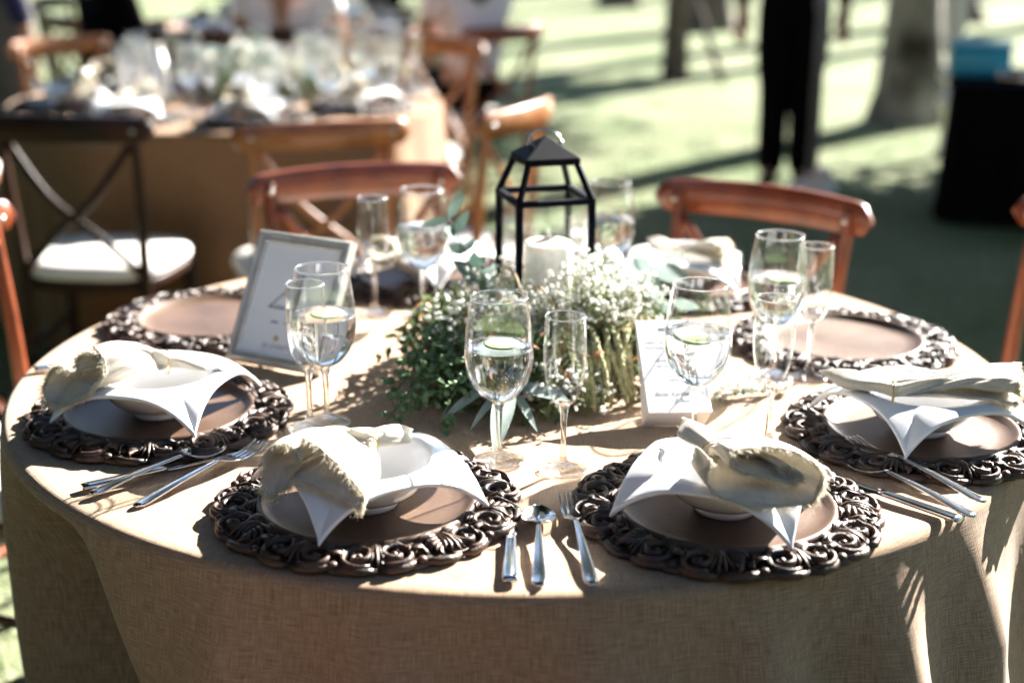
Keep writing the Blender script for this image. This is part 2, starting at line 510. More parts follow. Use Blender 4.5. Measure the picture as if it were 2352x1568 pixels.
# ------------------------------------------------------------------ charger plates
def make_charger():
    root = empty('charger_plate')
    rnd = random.Random(4)
    pl = MB()
    pl.lathe([(0.0005, .0075), (.05, .0075), (.100, .0078), (.112, .0085), (.121, .0125), (.1255, .0165), (.1285, .0180), (.1315, .0172), (.1335, .014), (.134, .008), (.133, .002), (.0005, .002)], 96)
    p = pl.build('plate', MT['plate'], root); auto_smooth(p, 50)
    mb = MB()
    def W(u, v, h, a): 
        r = .130+v; th = a+u/.157
        return (r*math.cos(th), r*math.sin(th), h)
    def tub(pts, rad, a, n=7, flat=.8, cap=True):
        mb.tube([W(u, v, h, a) for u, v, h in pts], rad, n, flat, cap, upv=(0, 0, 1))
    def spiral(cx, cv, r0, r1, turns, st, sgn, h0, h1, w0, w1, a, pre=()):
        k = 22
        pts = list(pre); rad = [w0*.8]*len(pre)
        for i in range(k+1):
            t = i/k; an = st+sgn*turns*2*PI*t; r = r0+(r1-r0)*t**.8
            pts.append((cx+r*math.cos(an), cv+r*math.sin(an), h0+(h1-h0)*t)); rad.append(w0+(w1-w0)*t)
        tub(pts, rad, a)
    nm = 11
    for m in range(nm):
        a = 2*PI*m/nm + rnd.uniform(-.012, .012)
        j = lambda s: rnd.uniform(-s, s)
        # pair of open C scrolls: tall thin walls around a hollow
        for s in (-1, 1):
            cx = s*.0200+j(.0012); cv = .0300+j(.001)
            kind = (2*m+(s > 0)+(m//4)) % 3
            if kind == 2:
                # a sweeping acanthus leaf instead of a scroll
                for q in range(5):
                    e_ = q/4
                    tub([(s*.004, .010+.003*q, .012), (s*(.013+.004*e_), .014+.0055*q, .019-.0012*q), (s*(.026-.004*e_), .013+.0078*q, .0185-.001*q), (s*(.036-.016*e_), .016+.0085*q, .0115)], [.0014, .0032, .0030+j(.0004), .0008], a, 5, .9)
                mb.ball(W(s*.034, .030, .011, a), .0058, 8, 5, 1, 1, .7)
                mb.leaf(W(s*.036, .040, .012, a), Vector(W(s*.020, .050, .010, a))-Vector(W(s*.036, .040, .012, a)), (0, 0, 1), .022, .012, .2, 5, -.3)
            k = 30; pts = []; rad = []
            for i in range(k+1 if kind != 2 else 0):
                t = i/k; an = PI*.5+s*.55-s*(1.55*2*PI)*t; r = .0195*(1-t)**.75+.0025
                pts.append((cx+r*math.cos(an)*.95, cv+r*math.sin(an)*1.05, .0095+.004*math.sin(PI*t)+j(.0003))); rad.append(.0026+.0010*math.sin(PI*min(1, t*1.2)))
            if kind != 2:
                tub(pts, rad, a, 7, 2.0+j(.4))
                mb.ball(W(cx, cv, .0125, a), .0046, 7, 5)
            # little leaf curling out of the scroll
            mb.leaf(W(cx+s*.004, cv-.006, .016, a), Vector(W(cx+s*.017, cv-.020, .012, a))-Vector(W(cx+s*.004, cv-.006, .016, a)), (0, 0, 1), .019, .011, .3, 5, -.3)
            # outer border lobe, a low flat moulding
            tub([(s*.000, .0485, .005), (s*.012, .0535, .006), (s*.026, .0515, .0065), (s*.038, .0450, .006), (s*.045, .0355, .005)], [.003, .0048, .0054, .005, .003], a, 7, 1.1)
            # acanthus sweep along the inner edge
            for q in range(3):
                tub([(s*.003, .0065+.001*q, .012), (s*.014, .0030+.0028*q, .0165-.001*q), (s*.027, .0055+.0035*q, .0165-.001*q), (s*.040, .0060+.006*q, .010)], [.0012, .0030, .0028, .0010], a, 5, .9)
            # broad side leaf between motifs, folded along its rib
            p0 = Vector(W(s*.043, .008, .010, a)); p1 = Vector(W(s*.034+j(.002), .046, .013, a))
            mb.leaf(p0, p1-p0, (0, 0, 1), .040, .017, .12, 8, -.45)
            tub([(s*.043, .008, .012), (s*.037, .026, .0185), (s*.034, .044, .013)], [.0016, .0022, .0010], a, 5)
        # middle fan leaf between the scrolls
        for q in range(-2, 3):
            tub([(q*.0010, .004, .012), (q*.0020, .014, .0185-abs(q)*.001), (q*.0034, .026, .0200-abs(q)*.0015), (q*.0056, .040-abs(q)*.002, .016), (q*.0080, .050-abs(q)*.005, .0100)], [.0018, .0027, .0027, .0024, .001], a, 5)
        # clasp where two motifs meet
        am = a+PI/nm
        tub([(-.0075, .0300, .0100), (-.0045, .0300, .0185), (.0045, .0300, .0185), (.0075, .0300, .0100)], [.0042, .0046, .0046, .0042], am, 6, .5)
        mb.ball(W(0, .0455, .0105, am), .0060, 8, 5, 1, 1, .7)
        mb.ball(W(0, .0125, .0115, am), .0052, 8, 5, 1, 1, .7)
    # low backing rings that hold the pierced carving together
    mb.lathe([(.132, .002), (.132, .009), (.143, .009), (.146, .006), (.146, .002), (.132, .002)], 96)
    P = []
    prof = [(.168, .002), (.168, .006), (.172, .0085), (.1775, .0075), (.1795, .004), (.179, .001)]
    for r, z in prof:
        P.append([((r+.0022*math.cos(26*2*PI*jx/208)*(r-.165)/.014)*math.cos(2*PI*jx/208), (r+.0022*math.cos(26*2*PI*jx/208)*(r-.165)/.014)*math.sin(2*PI*jx/208), z) for jx in range(208)])
    mb.grid(P, False, True)
    # wide spokes under the carving
    for m in range(26):
        an = 2*PI*m/26
        mb.bar((.144*math.cos(an), .144*math.sin(an), .004), (.171*math.cos(an), .171*math.sin(an), .004), .010, .004)
    mb.build('carved_rim', MT['carved'], root)
    return root
CH = make_charger()
def place_charger(x, y, rz, label, group='carved wooden charger plates', first=[CH]):
    o = first.pop() if first else copy_tree(CH)
    o.location = (x, y, T+.0015); o.rotation_euler = (0, 0, rz)
    tag(o, label, 'charger plate', group)
    return o
SET = {'FL': (-.177, -.539), 'FR': (.252, -.548), 'L': (-.501, -.228), 'R': (.557, -.279), 'BL': (-.517, .235), 'BR': (.538, .133), 'BC': (-.165, .515), 'BQ': (.315, .485)}
place_charger(*SET['FL'], .3, 'carved dark charger under the front left bowl, beside the knife, spoon and fork')
place_charger(*SET['FR'], 1.1, 'carved dark charger under the bowl whose napkin is rolled into a spiral')
place_charger(*SET['L'], 2.0, 'carved dark charger at the left table edge under the ringed frayed napkin')
place_charger(*SET['R'], .8, 'carved dark charger at the right table edge under the long flat napkin')
place_charger(*SET['BL'], 1.6, 'empty carved charger with bare brown plate left of the picture frame')
place_charger(*SET['BR'], 2.4, 'empty carved charger with bare brown plate behind the right flutes')
place_charger(*SET['BC'], 2.9, 'carved charger under the white bowl behind the two back left glasses')
place_charger(*SET['BQ'], .1, 'carved charger under the back right bowl before the mahogany chair')

# ------------------------------------------------------------------ square bowls
def make_bowl():
    tipr, midr, tipz, midz = .151, .1015, .0085, .0515
    cr = 2*midr - .5*(tipr*math.sqrt(.5)*1.0)*1.0
    rows = []
    n = 28
    edge = []
    for q in range(4):
        a0 = q*PI/2; a1 = a0+PI/2; am = a0+PI/4
        A = Vector((tipr*math.cos(a0), tipr*math.sin(a0))); B = Vector((tipr*math.cos(a1), tipr*math.sin(a1)))
        chord = (A+B)/2
        C = Vector((math.cos(am), math.sin(am)))*(2*midr-chord.length)
        for i in range(n):
            t = i/n
            p = A*(1-t)**2+C*2*t*(1-t)+B*t*t
            wv = (4*t*(1-t))
            z = tipz+(midz-tipz)*(1-(1-wv)**1.35)
            edge.append((p.x, p.y, z))
    N = len(edge)
    ang = [math.atan2(y, x) for x, y, z in edge]
    ri = .081
    inner = [(ri*math.cos(a), ri*math.sin(a), .0555) for a in ang]
    rows.append([(.0006*math.cos(a), .0006*math.sin(a), .011) for a in ang])
    for r, z in ((.03, .011), (.045, .0122), (.056, .0160), (.066, .0245), (.073, .0355), (.0775, .0460), (.0795, .0520)):
        rows.append([(r*math.cos(a), r*math.sin(a), z) for a in ang])
    rows.append(inner)
    for k in range(1, 9):
        t = k/8
        row = []
        for (x, y, z), (ix, iy, iz) in zip(edge, inner):
            d = math.hypot(x-ix, y-iy)
            zz = iz+(z-iz)*(t**1.1) + .0020*math.sin(PI*t)*min(1, d/.03)
            row.append((ix+(x-ix)*t, iy+(y-iy)*t, zz))
        rows.append(row)
    mb = MB(); mb.grid(rows, False, True)
    # foot ring
    o = mb.build('square_bowl', MT['ceramic'])
    solidify(o, .0058, -1)
    bv = o.modifiers.new('bevel', 'BEVEL'); bv.width = .0020; bv.segments = 3; bv.limit_method = 'ANGLE'; bv.angle_limit = R(50)
    f = MB(); f.lathe([(.034, 0.0), (.038, 0.0), (.040, .009), (.034, .009), (.034, 0)], 48)
    f.build('foot_ring', MT['ceramic'], o)
    return o
BW = make_bowl()
def place_bowl(k, ang, label, first=[BW]):
    o = first.pop() if first else copy_tree(BW)
    o.location = (*SET[k], T+.010) if isinstance(k, str) else (*k, T+.010)
    o.rotation_euler = (0, 0, R(ang))
    tag(o, label, 'bowl', 'white square bowls with swooping corners')
    return o
place_bowl('L', 31, 'white square bowl at the left table edge beneath the ringed frayed napkin')
place_bowl('FL', -15, 'white square bowl on the front left charger, its right half uncovered')
place_bowl('FR', 21, 'white square bowl on the front right charger holding the spiral rolled napkin')
place_bowl('R', -22, 'white square bowl at the right table edge beneath the long flat napkin')
place_bowl('BC', 10, 'blurred white bowl behind the two glasses at the back left')
place_bowl('BQ', 35, 'blurred white bowl at the back right holding a bow shaped napkin')

# ------------------------------------------------------------------ napkins
def catmull(pts, n):
    P = [Vector(p) for p in pts]; out = []
    m = len(P)-1
    for i in range(n+1):
        t = i/n*m; k = min(int(t), m-1); u = t-k
        p0 = P[max(k-1, 0)]; p1 = P[k]; p2 = P[k+1]; p3 = P[min(k+2, m)]
        out.append(0.5*((2*p1)+(-p0+p2)*u+(2*p0-5*p1+4*p2-p3)*u*u+(-p0+3*p1-3*p2+p3)*u**3))
    return out
def napkin(name, tail, ring, mouth, curve, label, seed, tailw=.028, ringr=.017, mouth_up=(0, 0, 1), tailup=.0, tilt=0.0, belly=1.0, fr=1.0, dots=False, mdir=None, scale=(1, 1), bowl=None):
    """cloth gathered by a thin gold ring; curve is the open frayed edge in cm (across, up)"""
    rnd = random.Random(seed)
    base = Vector((ring[0], ring[1], T))
    root = empty(name, base)
    tl = Vector((tail[0]-ring[0], tail[1]-ring[1], tail[2])); rg = Vector((0, 0, ring[2])); mo = Vector((mouth[0]-ring[0], mouth[1]-ring[1], mouth[2]))
    N = 150
    cv = catmull([(p[0]*.01*scale[0], p[1]*.01*scale[1], 0) for p in curve], N)
    rows = []
    def frame(d, upv=Vector((0, 0, 1))):
        d = d.normalized(); s_ = d.cross(Vector(upv)); s_.normalize(); u = s_.cross(d); return s_, u
    dirm = (mo-rg); sm, um = frame(dirm, mouth_up)
    if mdir is not None:
        sm, um = frame(Vector(mdir), mouth_up)
    dirt = (rg-tl); st, ut = frame(dirt)
    sr, ur = frame(dirm.normalized()+dirt.normalized())
    KT, KM = 16, 26
    uvs = []
    for i in range(KT+1):
        t = i/KT                                   # tail tip -> ring
        c = tl.lerp(rg, t) + Vector((0, 0, tailup*math.sin(PI*t)))
        lw = math.sin(PI*min(1, (t*.82+.02))**.75)
        lw *= min(1, t*2.4+.04)**.75
        wd = tailw*(lw*(1-t)**.3*1.25 + .0*t) ; wd = max(wd, .0016) if t < .5 else max(wd, ringr*.8*((t-.3)/.7))
        hg = wd*.20*(1-t)+ringr*.72*t
        row = []
        for j in range(N+1):
            p = cv[j]; an = 2*PI*(j/N)*2.0
            lay = 1-.25*(j/N)
            e = Vector((math.cos(an)*wd*lay, math.sin(an)*hg*lay, 0))
            # gather pleats near the ring
            pl = 1+.10*t*math.sin(an*5+seed)
            row.append(c+st.lerp(sr, t)*e.x*pl+ut.lerp(ur, t)*(e.y*pl+(.5*(wd-abs(e.x))-.2*wd)*(1-t)))
        rows.append(row); uvs.append([(j/N*.30, i/KT*.11) for j in range(N+1)])
    for i in range(1, KM+1):
        t = i/KM                                   # ring -> mouth
        q = t*t*(3-2*t)
        q = q**.42 if belly > 1.01 else q**.8
        c = rg.lerp(mo, t) + Vector((0, 0, .006*math.sin(PI*t)*belly))
        row = []
        for j in range(N+1):
            an = 2*PI*(j/N)*2.0; lay = 1-.25*(j/N)
            e0 = Vector((math.cos(an)*ringr*.8*lay, math.sin(an)*ringr*.72*lay, 0))*(1+.10*math.sin(an*5+seed))
            e1 = cv[j]
            ex = e0.x+(e1.x-e0.x)*q; ey = e0.y+(e1.y-e0.y)*q
            wr = .0019*math.sin(j*.21+5*t+seed)*t + .0012*math.sin(j*.47-9*t+2*math.sin(6*t+seed)) + .0008*math.sin(j*.9+14*t)*math.sin(PI*t)
            s_ = sr.lerp(sm, q); u_ = ur.lerp(um, q)
            row.append(c+s_*(ex+wr)+u_*(ey+wr*.7))
        rows.append(row); uvs.append([(j/N*.30, .11+t*.14) for j in range(N+1)])
    # keep the cloth above the bowl and plate under it
    for row in rows:
        for p in row:
            dc = math.hypot(p.x+base.x-bowl[0], p.y+base.y-bowl[1]) if bowl else 9
            p.z = max(p.z, .026 if dc > .16 else .026+.051*min(1, (.16-dc)/.055))
    mb = MB(); mb.grid(rows)
    o = mb.build('folded_cloth', MT['linen'], root)
    ul = o.data.uv_layers.new(name='uv')
    flat = [q for r_ in uvs for q in r_]
    for lp in o.data.loops: ul.data[lp.index].uv = flat[lp.vertex_index]
    solidify(o, .0013, 0)
    # frayed edge
    fb = MB()
    last = rows[-1]; prev = rows[-3]
    nf = 1500
    for k in range(nf):
        jf = rnd.uniform(0, N-.01); j = int(jf); u = jf-j
        back = rnd.uniform(0, 1)**1.5*.007
        p = last[j].lerp(last[j+1], u); d = (last[j]-prev[j]).normalized()
        tg = (last[j+1]-last[j]).normalized(); nn = d.cross(tg)
        d2 = (d+tg*rnd.uniform(-.6, .6)+nn*rnd.uniform(-.5, .5)+Vector((0, 0, rnd.uniform(-.45, .2)))).normalized()
        L = rnd.uniform(.003, .0095)*fr
        r0 = rnd.uniform(.00022, .00042)
        q0 = p-d*back+nn*rnd.uniform(-1, 1)*.0012
        cur = Vector((rnd.uniform(-1, 1), rnd.uniform(-1, 1), rnd.uniform(-1.2, .4)))*.003
        fb.tube([q0, q0+d2*L*.5+cur*.4, q0+d2*L+cur*1.3], [r0, r0, r0*.6], 3, 1, False)
    # rope like hem of loosened threads along the edge
    for k in range(5):
        pts = []
        for j in range(0, N+1, 1):
            d = (last[j]-prev[j]).normalized(); tg = (last[min(N, j+1)]-last[max(0, j-1)]).normalized(); nn = d.cross(tg)
            ph_ = j*.9+k*2*PI/5
            pts.append(last[j]-d*.0022+(nn*math.cos(ph_)+d*math.sin(ph_))*.0011+Vector((rnd.uniform(-1, 1), rnd.uniform(-1, 1), rnd.uniform(-1, 1)))*.0005)
        fb.tube(pts, [rnd.uniform(.0005, .0009) for _ in pts], 4)
    fb.build('frayed_edge', MT['fringe'], root)
    # gold ring
    g = MB()
    dr = (dirm.normalized()+dirt.normalized()).normalized()
    pts = []
    for k in range(40):
        an = 2*PI*k/40
        pts.append([rg+dr*z_*.0009+(sr*math.cos(an)+ur*math.sin(an)*.9)*(ringr*.90+.0016+r_) for z_, r_ in ((-1, 0), (1, 0), (1, .0012), (-1, .0012))])
    g.grid(pts, True, True)
    g.build('ring', MT['gold'], root)
    if dots:
        dm = MB()
        for cxx in range(3):
            for a in range(12):
                i = KT+8+cxx*5+int(2.4*math.cos(a*2*PI/12)*1); jj = 92+int(9*math.sin(a*2*PI/12))
                if i < len(rows):
                    p = rows[i][jj]; dm.ball(p, .0012, 5, 3)
        dm.build('stitched_dots', mat('brown_stitch', (.16, .12, .08), .8), root)
    tag(root, label, 'napkin', 'frayed linen napkins on the bowls')
    return root

SPIR = [(-.8, .9), (-2.0, .7), (-2.7, .1), (-1.7, -.35), (.3, -.1), (2.0, .45), (3.0, 1.2), (2.3, 2.1), (.2, 2.4), (-2.4, 2.1), (-4.0, 1.0), (-4.5, -.7), (-3.6, -2.0), (-1, -2.5), (2, -2.3), (4.0, -1.4), (4.9, .1), (4.4, 1.5)]
napkin('napkin', (.206, -.478, .098), (.232, -.562, .086), (.280, -.655, .094), SPIR, 'cream napkin on the front right bowl, frayed end rolled into a spiral facing out', 1, tailw=.021, ringr=.016, belly=1.3, mdir=(.02, -.9, .36), scale=(1.42, 1.30), bowl=SET['FR'])
LCV = [(-1.2, 1.0), (-2.2, 1.4), (-2.6, 2.4), (-1.6, 3.2), (-.2, 3.0), (.6, 2.2), (.4, 1.0), (1.4, .6), (2.8, 1.0), (4.2, .2), (4.6, -1.6), (3.6, -3.2), (1.6, -3.8), (-.6, -3.0), (-2.2, -1.6), (-3.2, -.2), (-3.6, 1.4), (-3.0, 3.0), (-1.4, 4.0)]
napkin('napkin', (-.396, -.221, .070), (-.487, -.221, .082), (-.592, -.300, .082), LCV, 'cream napkin at the left table edge, its long frayed end towards the table rim', 2, tailw=.024, ringr=.018, belly=1.3, fr=1.1, mdir=(-.45, -.8, .40), scale=(1.25, 1.15), bowl=SET['L'])
FCV = [(2.6, -.6), (1.8, .8), (2.4, 2.2), (3.8, 2.6), (5.0, 1.0), (5.2, -1.4), (4.2, -3.0), (3.0, -2.6), (2.2, -1.2), (.6, -1.0), (-1.4, -1.8), (-3.2, -2.6), (-4.8, -2.8), (-5.2, -1.8), (-4.0, -.4), (-2.0, 1.4), (0, 2.8), (1.6, 3.4)]
napkin('napkin', (-.127, -.470, .078), (-.178, -.536, .086), (-.226, -.635, .086), FCV, 'cream napkin on the front left bowl, folded into two open frayed tubes', 3, tailw=.026, ringr=.017, belly=1.3, fr=1.1, mdir=(-.30, -.85, .36), scale=(1.25, 1.05), bowl=SET['FL'])
RCV = [(-3.2, .3), (-1.0, .6), (1.6, .4), (3.4, .2), (3.9, .8), (3.0, 1.4), (0, 1.7), (-2.8, 1.5), (-3.9, .8), (-4.1, -.3), (-2.8, -1.2), (0, -1.5), (2.8, -1.3), (4.1, -.5)]
napkin('napkin', (.421, -.243, .081), (.505, -.322, .078), (.672, -.305, .082), RCV, 'cream napkin lying long and flat over the right edge bowl, with dotted stitching', 4, tailw=.026, ringr=.021, belly=1.0, dots=True, mdir=(1, -.25, 0), scale=(1.1, 1.45), bowl=SET['R'])
BCV = [(-2, .5), (0, .2), (2, .6), (3.2, 1.4), (2, 2.4), (-1, 2.3), (-3.6, 1.2), (-3.8, -1), (-1.5, -2.2), (2, -2.0), (4, -.5)]
napkin('napkin', (.250, .530, .085), (.300, .470, .075), (.385, .440, .080), BCV, 'blurred cream napkin like a bow on the back right bowl', 5, tailw=.03, ringr=.014, mdir=(.9, -.3, .2))
napkin('napkin', (-.12, .505, .075), (-.19, .475, .07), (-.245, .42, .085), BCV, 'blurred cream napkin on the back bowl behind the flute', 6, tailw=.026, ringr=.015, mdir=(-.7, -.6, .3))

# ------------------------------------------------------------------ glasses
def interp_prof(pts, n):
    return [(max(p[0], .0004), p[1]) for p in catmull([(a, b, 0) for a, b in pts], n)]
def make_glass(kind, thin='glass', solid='solidglass'):
    """a stemmed glass: foot, stem and bowl meet edge to edge"""
    root = empty(kind)
    if kind == 'water_goblet':
        outer = [(.0052, .079), (.0115, .0835), (.0255, .0935), (.038, .112), (.0443, .135), (.0447, .152), (.0425, .178), (.0392, .203), (.0362, .222)]
        ft, foot_r = .0052, .0335
    else:
        outer = [(.0050, .087), (.0085, .0905), (.0165, .0985), (.0225, .113), (.0262, .134), (.0275, .155), (.0270, .178), (.0262, .196), (.0255, .207)]
        ft, foot_r = .0050, .0315
    zb = outer[0][1]; zt = outer[-1][1]; rt_ = outer[-1][0]
    o = MB()
    op = interp_prof(outer, 34)
    ip = [(max(r-.0013, .0004), z+.0006) for r, z in op[5:]]
    b0 = op[5]
    o.lathe(op+[(rt_-.0002, zt+.0008), (rt_-.0007, zt+.0012), (rt_-.0011, zt+.0008)]+ip[::-1]+[(.0004, b0[1]+.0012)], 64)
    bowl = fixn(o.build('bowl', MT[thin], root))
    # bright rolled rim
    s_ = MB()
    P = []
    for k in range(64):
        a = 2*PI*k/64; c = Vector((math.cos(a), math.sin(a), 0))
        P.append([c*(rt_-.0006+.0013*math.cos(q*PI/4))+Vector((0, 0, zt+.0006+.0013*math.sin(q*PI/4))) for q in range(8)])
    s_.grid(P, True, True)
    fixn(s_.build('rim', MT[solid], bowl))
    st = MB()
    sp = interp_prof([(.0005, zb+.006), (.0045, zb+.0055), (.0075, zb+.002), (.0052, zb-.008), (.0038, zb-.030), (.0037, .032), (.0050, .018), (.0092, .0115)], 30)
    st.lathe(sp, 24)
    fixn(st.build('stem', MT[solid], root))
    fo = MB()
    fp = [(.0004, .0125), (.006, .0123), (.0092, .0115), (.016, .0078), (.024, .0052), (foot_r-.002, .0034), (foot_r, .0022), (foot_r-.0008, .0007), (foot_r-.004, 0), (.0004, .0012)]
    fo.lathe(fp, 64)
    fixn(fo.build('foot', MT[solid], root))
    if kind == 'water_goblet':
        wl = .158
        wp = [(r-.0011, z+.0006) for r, z in op[6:] if z+.0006 < wl]
        rw = wp[-1][0]
        wm = MB(); wm.lathe([(.0004, wp[0][1]-.0002)]+wp+[(rw+.0002, wl-.0004), (rw-.0022, wl-.0010), (.0004, wl-.0011)], 64)
        wat = fixn(wm.build('water', MT['water'], root))
        me_ = MB(); P = []
        for k in range(64):
            an = 2*PI*k/64; c = Vector((math.cos(an), math.sin(an), 0))
            P.append([c*(rw-.0012+.0011*math.cos(q*PI/4))+Vector((0, 0, wl-.0004+.0011*math.sin(q*PI/4))) for q in range(8)])
        me_.grid(P, True, True); fixn(me_.build('meniscus', MT[solid], wat))
    return root
GOB = make_glass('water_goblet'); FLU = make_glass('champagne_flute')
def place_glass(src, x, y, label, first, group, rz=0, z=T+.002):
    o = first.pop() if first else copy_tree(src)
    o.location = (x, y, z); o.rotation_euler = (0, 0, rz)
    tag(o, label, 'flute' if src in (FLU, FFLU) else 'goblet', group)
    return o
GF = [GOB]; FF = [FLU]
FGOB = make_glass('water_goblet', 'farglass', 'farsolid'); FFLU = make_glass('champagne_flute', 'farglass', 'farsolid')
FGF = [FGOB]; FFF = [FFLU]
gg = 'water goblets on the nearest table'; fg = 'champagne flutes on the nearest table'
place_glass(GOB, -.021, -.386, 'goblet of water in the middle front with cucumber floating flat on top', GF, gg)
place_glass(GOB, -.263, -.247, 'goblet of water standing half behind a flute, against the picture frame', GF, gg)
place_glass(GOB, .241, -.319, 'goblet of water in front of the menu card, cucumber slanting at its side', GF, gg)
place_glass(GOB, .395, -.035, 'goblet of water right of centre, tucked behind two flutes', GF, gg)
place_glass(GOB, -.162, .294, 'blurred goblet of water left of the black lantern', GF, gg)
place_glass(GOB, .166, .371, 'blurred goblet peeping out behind the right post of the black lantern', GF, gg)
place_glass(FLU, .062, -.418, 'empty flute right beside the middle front goblet', FF, fg)
place_glass(FLU, -.283, -.272, 'empty flute standing before the picture frame', FF, fg)
place_glass(FLU, .339, -.330, 'empty flute right of the goblet that covers the menu card', FF, fg)
place_glass(FLU, .450, -.038, 'flute right of centre in front of the empty right charger', FF, fg)
place_glass(FLU, -.247, .292, 'blurred flute left of the lantern, leftmost of the back pair of glasses', FF, fg)

def make_cuke():
    mb = MB(); n = 40
    mb.cm = 0
    r = .0235
    mb.lathe([(.0004, 0), (r-.0012, 0), (r-.0012, .0001)], n)
    mb.lathe([(r-.0012, .0042), (.0004, .0042)], n)
    mb.cm = 1
    mb.lathe([(r-.0012, 0), (r, .0008), (r, .0034), (r-.0012, .0042)], n)
    return fixn(mb.build('cucumber_slice', [MT['cuke_flesh'], MT['cuke_skin']]))
CK = make_cuke(); CF = [CK]
def place_cuke(x, y, z, rx, ry, label):
    o = CF.pop() if CF else copy_tree(CK)
    o.location = (x, y, z); o.rotation_euler = (rx, ry, 0)
    tag(o, label, 'cucumber slice', 'cucumber slices in the water goblets')
place_cuke(-.017, -.375, T+.1562, 0, 0, 'cucumber slice floating flat in the middle front goblet')
place_cuke(-.258, -.240, T+.1560, .02, .0, 'cucumber slice floating in the goblet by the picture frame')
place_cuke(.230, -.329, T+.1545, .10, .14, 'cucumber slice slanting in the goblet before the menu card')
place_cuke(.403, -.040, T+.1560, 0, -.03, 'cucumber slice in the goblet tucked behind two flutes')

# ------------------------------------------------------------------ cutlery
def handle_rows(L0, L1, w0, w1, z0):
    rows = []
    for i in range(17):
        t = i/16; y = L0+(L1-L0)*t
        wd = w0*(1-t)**.7+w1*t**1.3 + .0; wd *= (1-(max(0, t-.9)/.1)**2*.65)
        z = z0*(1-t)**2*1.0 + .0012 + .004*math.sin(PI*min(1, t*1.1))*.9
        rows.append((y, wd, z))
    return rows
def strip(mb, rows, th, crown=.0012, k=8):
    """a forged bar: rows of (y, half width, z); rounded top, flat back, raised edge bead"""
    P = []
    for y, wd, z in rows:
        ring = []
        for j in range(k+1):
            u = -1+2*j/k
            ring.append((u*wd, y, z+th*.5+crown*(1-u*u)+(.0005 if .6 < abs(u) < .9 else 0)))
        for j in range(k, -1, -1):
            u = -1+2*j/k
            ring.append((u*wd*.94, y, z-th*.5*(1-.5*u*u)))
        P.append(ring)
    mb.grid(P, False, True)
    n = 2*k+2; b = len(mb.v)-len(P)*n
    mb.f.append(tuple(b+j for j in range(n))[::-1]); mb.m.append(0)
    e = len(mb.v)-n
    mb.f.append(tuple(e+j for j in range(n))); mb.m.append(0)
def beads(mb, rows):
    for s in (-1, 1):
        for (y0, w0, z0), (y1, w1, z1) in zip(rows[4:-1], rows[5:]):
            for q in range(3):
                t = q/3
                mb.ball((s*(w0+(w1-w0)*t)*.88, y0+(y1-y0)*t, z0+(z1-z0)*t+.0016), .00085, 5, 3)
def make_spoon(beaded=True):
    root = empty('table_spoon')
    mb = MB()
    rows = handle_rows(-.055, -.195, .0030, .0095, .011)
    strip(mb, rows, .0022)
    if beaded: beads(mb, rows)
    h = mb.build('handle', MT['steel'], root)
    b = MB(); P = []
    nu, nv = 18, 14
    for i in range(nu+1):
        t = i/nu; y = -.060+.068*t
        hw = .0215*math.sin(PI*min(1, (t*.96+.02))**.86)**.62
        row = []
        for j in range(nv+1):
            u = -1+2*j/nv
            dep = .0095*(1-u*u)*math.sin(PI*min(1, t*.97+.015))**.7
            row.append((u*hw, y, .0105-.0028*t+.006*(1-t)**4-dep))
        P.append(row)
    b.grid(P); o = b.build('bowl', MT['steel'], root); solidify(o, .0012, 0, 1)
    return root
def make_fork(beaded=True):
    root = empty('table_fork')
    mb = MB()
    rows = handle_rows(-.055, -.200, .0030, .0090, .012)
    strip(mb, rows, .0022)
    if beaded: beads(mb, rows)
    mb.build('handle', MT['steel'], root)
    t_ = MB()
    def zc(y): return .0128-.0065*math.sin(PI*min(1, max(0, (y+.055)/.075)))**1.0 + .05*max(0, y+.01)**1.15
    sh = [(y, hw, zc(y)) for y, hw in ((-.057, .0030), (-.053, .0042), (-.048, .0075), (-.042, .0108), (-.034, .0122), (-.027, .0124))]
    strip(t_, sh, .0018, .0004)
    for q in range(4):
        x = (q-1.5)*.0069
        tr = [(y, .0020*(1-.45*((y+.028)/.05)), zc(y)) for y in np.linspace(-.0285, .022, 9)]
        P = MB(); strip(P, tr, .0017, .0003, 4)
        t_.add([(a+x, b_, c) for a, b_, c in P.v], P.f)
    t_.build('tines', MT['steel'], root)
    return root
def make_knife(beaded=True):
    root = empty('table_knife')
    mb = MB()
    rows = [(-.02-.11*i/14, .0062+.0030*(i/14)**1.2*(1-(max(0, i/14-.9)/.1)**2*.5), .0035) for i in range(15)]
    strip(mb, rows, .0050, .0016)
    if beaded: beads(mb, rows)
    mb.build('handle', MT['steel'], root)
    b = MB()
    P = []
    for i in range(20):
        t = i/19; y = -.022+.125*t
        lo = -.0085*(1-(max(0, t-.75)/.25)**2.2); hi = .0075*(1-.15*t)-(.010*max(0, t-.82)/.18)
        hi = max(hi, lo+.001); 
        if t < .08: lo *= .6; hi *= .75
        P.append([(lo, y, .0022), ((lo+hi)/2, y, .0036), (hi, y, .0040), (hi, y, .0012), ((lo+hi)/2, y, .0012), (lo, y, .0018)])
    b.grid(P, False, True)
    b.build('blade', MT['steel'], root)
    return root
SP, FK, KN = make_spoon(), make_fork(), make_knife()
CU = {'s': [SP], 'f': [FK], 'k': [KN]}
SRC = {'s': SP, 'f': FK, 'k': KN}
CAT = {'s': 'spoon', 'f': 'fork', 'k': 'knife'}
OFFH = {'s': -.195, 'f': -.2, 'k': -.13}; OFFT = {'s': .008, 'f': .022, 'k': .103}
